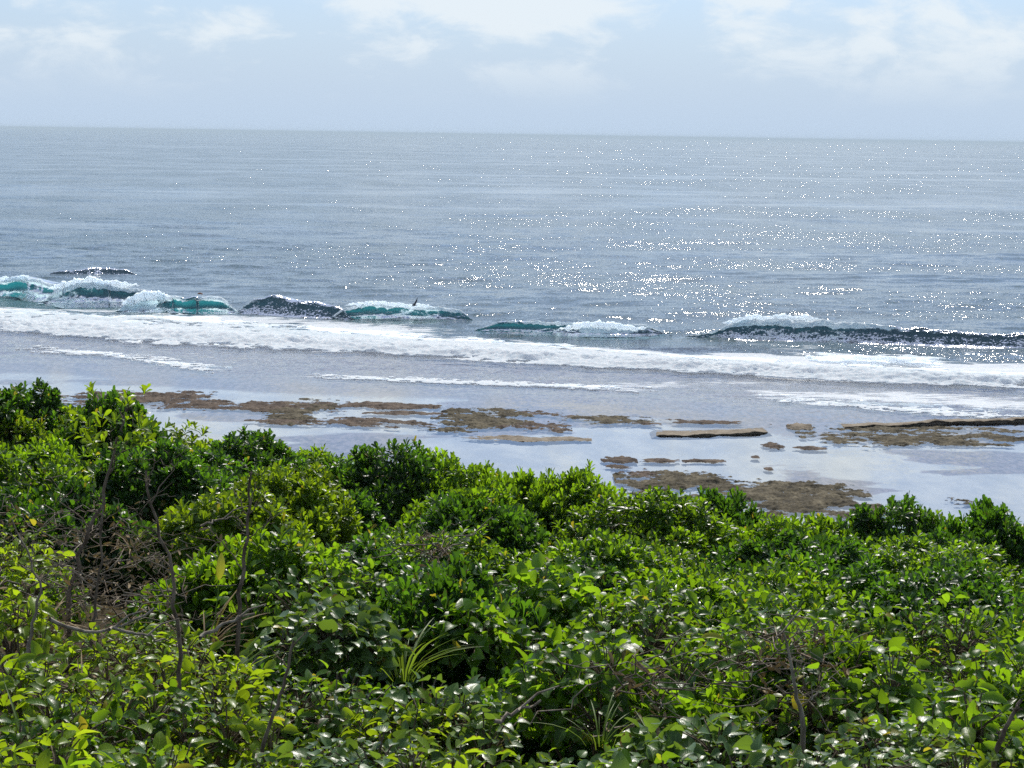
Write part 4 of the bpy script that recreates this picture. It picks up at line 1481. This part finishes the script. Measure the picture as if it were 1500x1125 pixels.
dry_tangle('brown heap of dead twigs in the dry opening at far left', 70, 790, 0.8, 0.9, 0.45, 75, 801)
dry_tangle('dead twigs and withered leaves around the tall bare stem', 215, 830, 0.8, 0.8, 0.45, 75, 802)
dry_tangle('brown dead vines low in the dry opening below the sapling', 120, 900, 0.7, 0.6, 0.4, 70, 803)
dry_tangle('grey-brown tangle of dead vines at lower right', 1165, 990, 0.24, 0.45, 0.4, 80, 804, 0.3)
dry_tangle('withered vines between the grass and the pale vine, bottom right of middle', 930, 1010, 0.15, 0.2, 0.25, 26, 805, 0.35)
dry_tangle('small brown clump of dead leaves in the shrubs left of middle', 640, 800, 0.12, 0.12, 0.25, 18, 806, 0.1)

def ground_cover():
    r = np.random.default_rng(77)
    for nm, kind, mat, n, hz, size in (('ground_cover', 'lime', 'lime', 17000, 0.42, 0.06), ('low_creepers', 'vine', 'vine', 8000, 0.35, 0.055), ('leaf_litter', 'dry', 'dry', 18000, 0.12, 0.07)):
        y = r.uniform(4.5, 15.5, n)
        x = r.uniform(-1, 1, n) * (0.42 * y + 1.8)
        keep = fbm(x / 0.8, y / 0.8, 55 + n, 3) > (0.42 if nm != 'leaf_litter' else 0.0)
        x, y = x[keep], y[keep]
        z = ground_z(x, y) + r.random(len(x)) ** 1.5 * hz + 0.015
        d = r.normal(0, 1, (len(x), 3)); nr = r.normal(0, 0.5, (len(x), 3)) + np.array([0, 0, 0.8])
        d[:, 2] *= 0.5
        me = leaves_mesh(nm, kind, np.stack([x, y, z], -1), frames(d, nr), size * r.uniform(0.6, 1.3, len(x)), M[mat])
        lab = {'ground_cover': 'low yellow-green weeds covering the ground between the foreground plants', 'low_creepers': 'low creeping leaves between the foreground plants',
               'leaf_litter': 'brown dead leaves littering the ground under the plants'}[nm]
        tag(link(nm, me), lab, 'ground cover', kind='stuff')


ground_cover()

# upright yellow leaf and yellow leaf at right
def single_leaf(label, px, py, size, ydir, nrm, mat, y=None):
    p = on_thicket(px, py)
    o = link('yellow_leaf', mesh_quads('yellow_leaf', *LEAF['lime'], M[mat], True, leaf_attrs('lime')))
    st = link('stalk', mesh_quads('stalk', *tube([(0, 0.02, 0), (0.05, -0.5, -0.02), (0.02, -1.1, 0.1), (0.1, -2.0, 0.1)], [0.03, 0.03, 0.035, 0.04], 5), M['grass']), o)
    Rm = frames(np.array([ydir], float), np.array([nrm], float))[0]
    o.matrix_basis = Matrix.Translation(p - Vector((0, 0.3, 0))) @ Matrix(Rm.tolist()).to_4x4() @ Matrix.Diagonal((size * 0.6, size, size, 1))
    return tag(o, label, 'leaf')


M['yellow'] = leaf_material('yellow_leaf', (0.35, 0.36, 0.03), (0.5, 0.5, 0.05), (0.75, 0.75, 0.05), tw=0.5)
single_leaf('upright glowing yellow leaf left of the dark upright bare stem', 331, 834, 0.17, (0.12, 0.0, 1), (0.25, -1, 0), 'yellow')
single_leaf('yellow leaf lying on the round-leaved bush right of middle', 1020, 914, 0.13, (1, 0, 0.1), (0, -0.6, 1), 'yellow')


# ------------------------------------------------------------------ bird and driftwood
def build_bird():
    base = at_depth(606.5, 447, 248.0)
    o = tag(empty('seabird', base), 'dark seabird banking on raised wings low over the pale turquoise wave', 'bird')
    o.rotation_euler = (R(20), R(-8), R(58))
    o.scale = (1.0, 1.0, 0.95)
    body = tube([(0, 0.35, -0.32), (0, 0.22, -0.2), (0, 0.08, -0.06), (0, -0.08, 0.04), (0, -0.22, 0.10), (0, -0.33, 0.12), (0, -0.42, 0.10)],
                [0.012, 0.05, 0.10, 0.12, 0.085, 0.05, 0.012], 8)
    link('body', mesh_quads('body', *body, M['bird']), o)

    def wing(pts, ch):
        P = np.array(pts); n = len(P)
        V = []
        for p, c in zip(P, ch):
            V += [p + np.array([0, -c / 2, 0.0]), p + np.array([0, -c / 6, 0.03]), p + np.array([0, c / 2, 0.0]), p + np.array([0, 0, -0.02])]
        V = np.array(V)
        i = np.arange(n * 4).reshape(n, 4); j = np.roll(i, -1, 1)
        return V, np.stack([i[:-1], j[:-1], j[1:], i[1:]], -1).reshape(-1, 4)
    link('wing', mesh_quads('wing', *wing([(0.05, 0, 0.02), (0.22, 0.0, 0.32), (0.42, 0.03, 0.62), (0.60, 0.12, 0.98)], [0.3, 0.27, 0.2, 0.03]), M['bird']), o)
    link('wing', mesh_quads('wing', *wing([(-0.05, 0, 0.02), (-0.13, -0.02, 0.20), (-0.26, 0.03, 0.30), (-0.42, 0.12, 0.34)], [0.3, 0.26, 0.18, 0.03]), M['bird']), o)


build_bird()


def build_drift():
    p = at_depth(293, 431, 261.5)
    v, q = tube([(-0.5, 0, 0), (-0.4, 0, 0.08), (-0.15, 0.03, 0.16), (0.12, 0, 0.15), (0.38, 0.02, 0.05), (0.52, 0, -0.05)], [0.03, 0.11, 0.17, 0.18, 0.12, 0.03], 9)
    v = v * np.array([1, 1, 1.0]) + 0.05 * (np.stack([fbm(v[:, 0] * 6, v[:, 2] * 6, 5)] * 3, -1) - 0.5)
    o = link('driftwood', mesh_quads('driftwood', v, q, M['drift']))
    o.location = p
    o.scale = (0.75, 0.75, 0.7)
    tag(o, 'small reddish brown lump at the crest of the hollow turquoise wave', 'driftwood')


build_drift()


# ------------------------------------------------------------------ haze
def build_haze():
    m, nt, out = new_mat('haze')
    pv = nd(nt, 'ShaderNodeVolumePrincipled')
    pv.inputs['Color'].default_value = (0.72, 0.86, 0.94, 1)
    pv.inputs['Density'].default_value = 0.00008
    pv.inputs['Anisotropy'].default_value = 0.0
    nt.links.new(pv.outputs[0], out.inputs['Volume'])
    x, y0, y1, z0, z1 = 110000, -200, 61000, -8, 30
    V = np.array([(-x, y0, z0), (x, y0, z0), (x, y1, z0), (-x, y1, z0), (-x, y0, z1), (x, y0, z1), (x, y1, z1), (-x, y1, z1)], float)
    q = np.array([(0, 3, 2, 1), (4, 5, 6, 7), (0, 1, 5, 4), (1, 2, 6, 5), (2, 3, 7, 6), (3, 0, 4, 7)])
    o = link('haze', mesh_quads('haze', V, q, m, False))
    tag(o, kind='stuff')


build_haze()
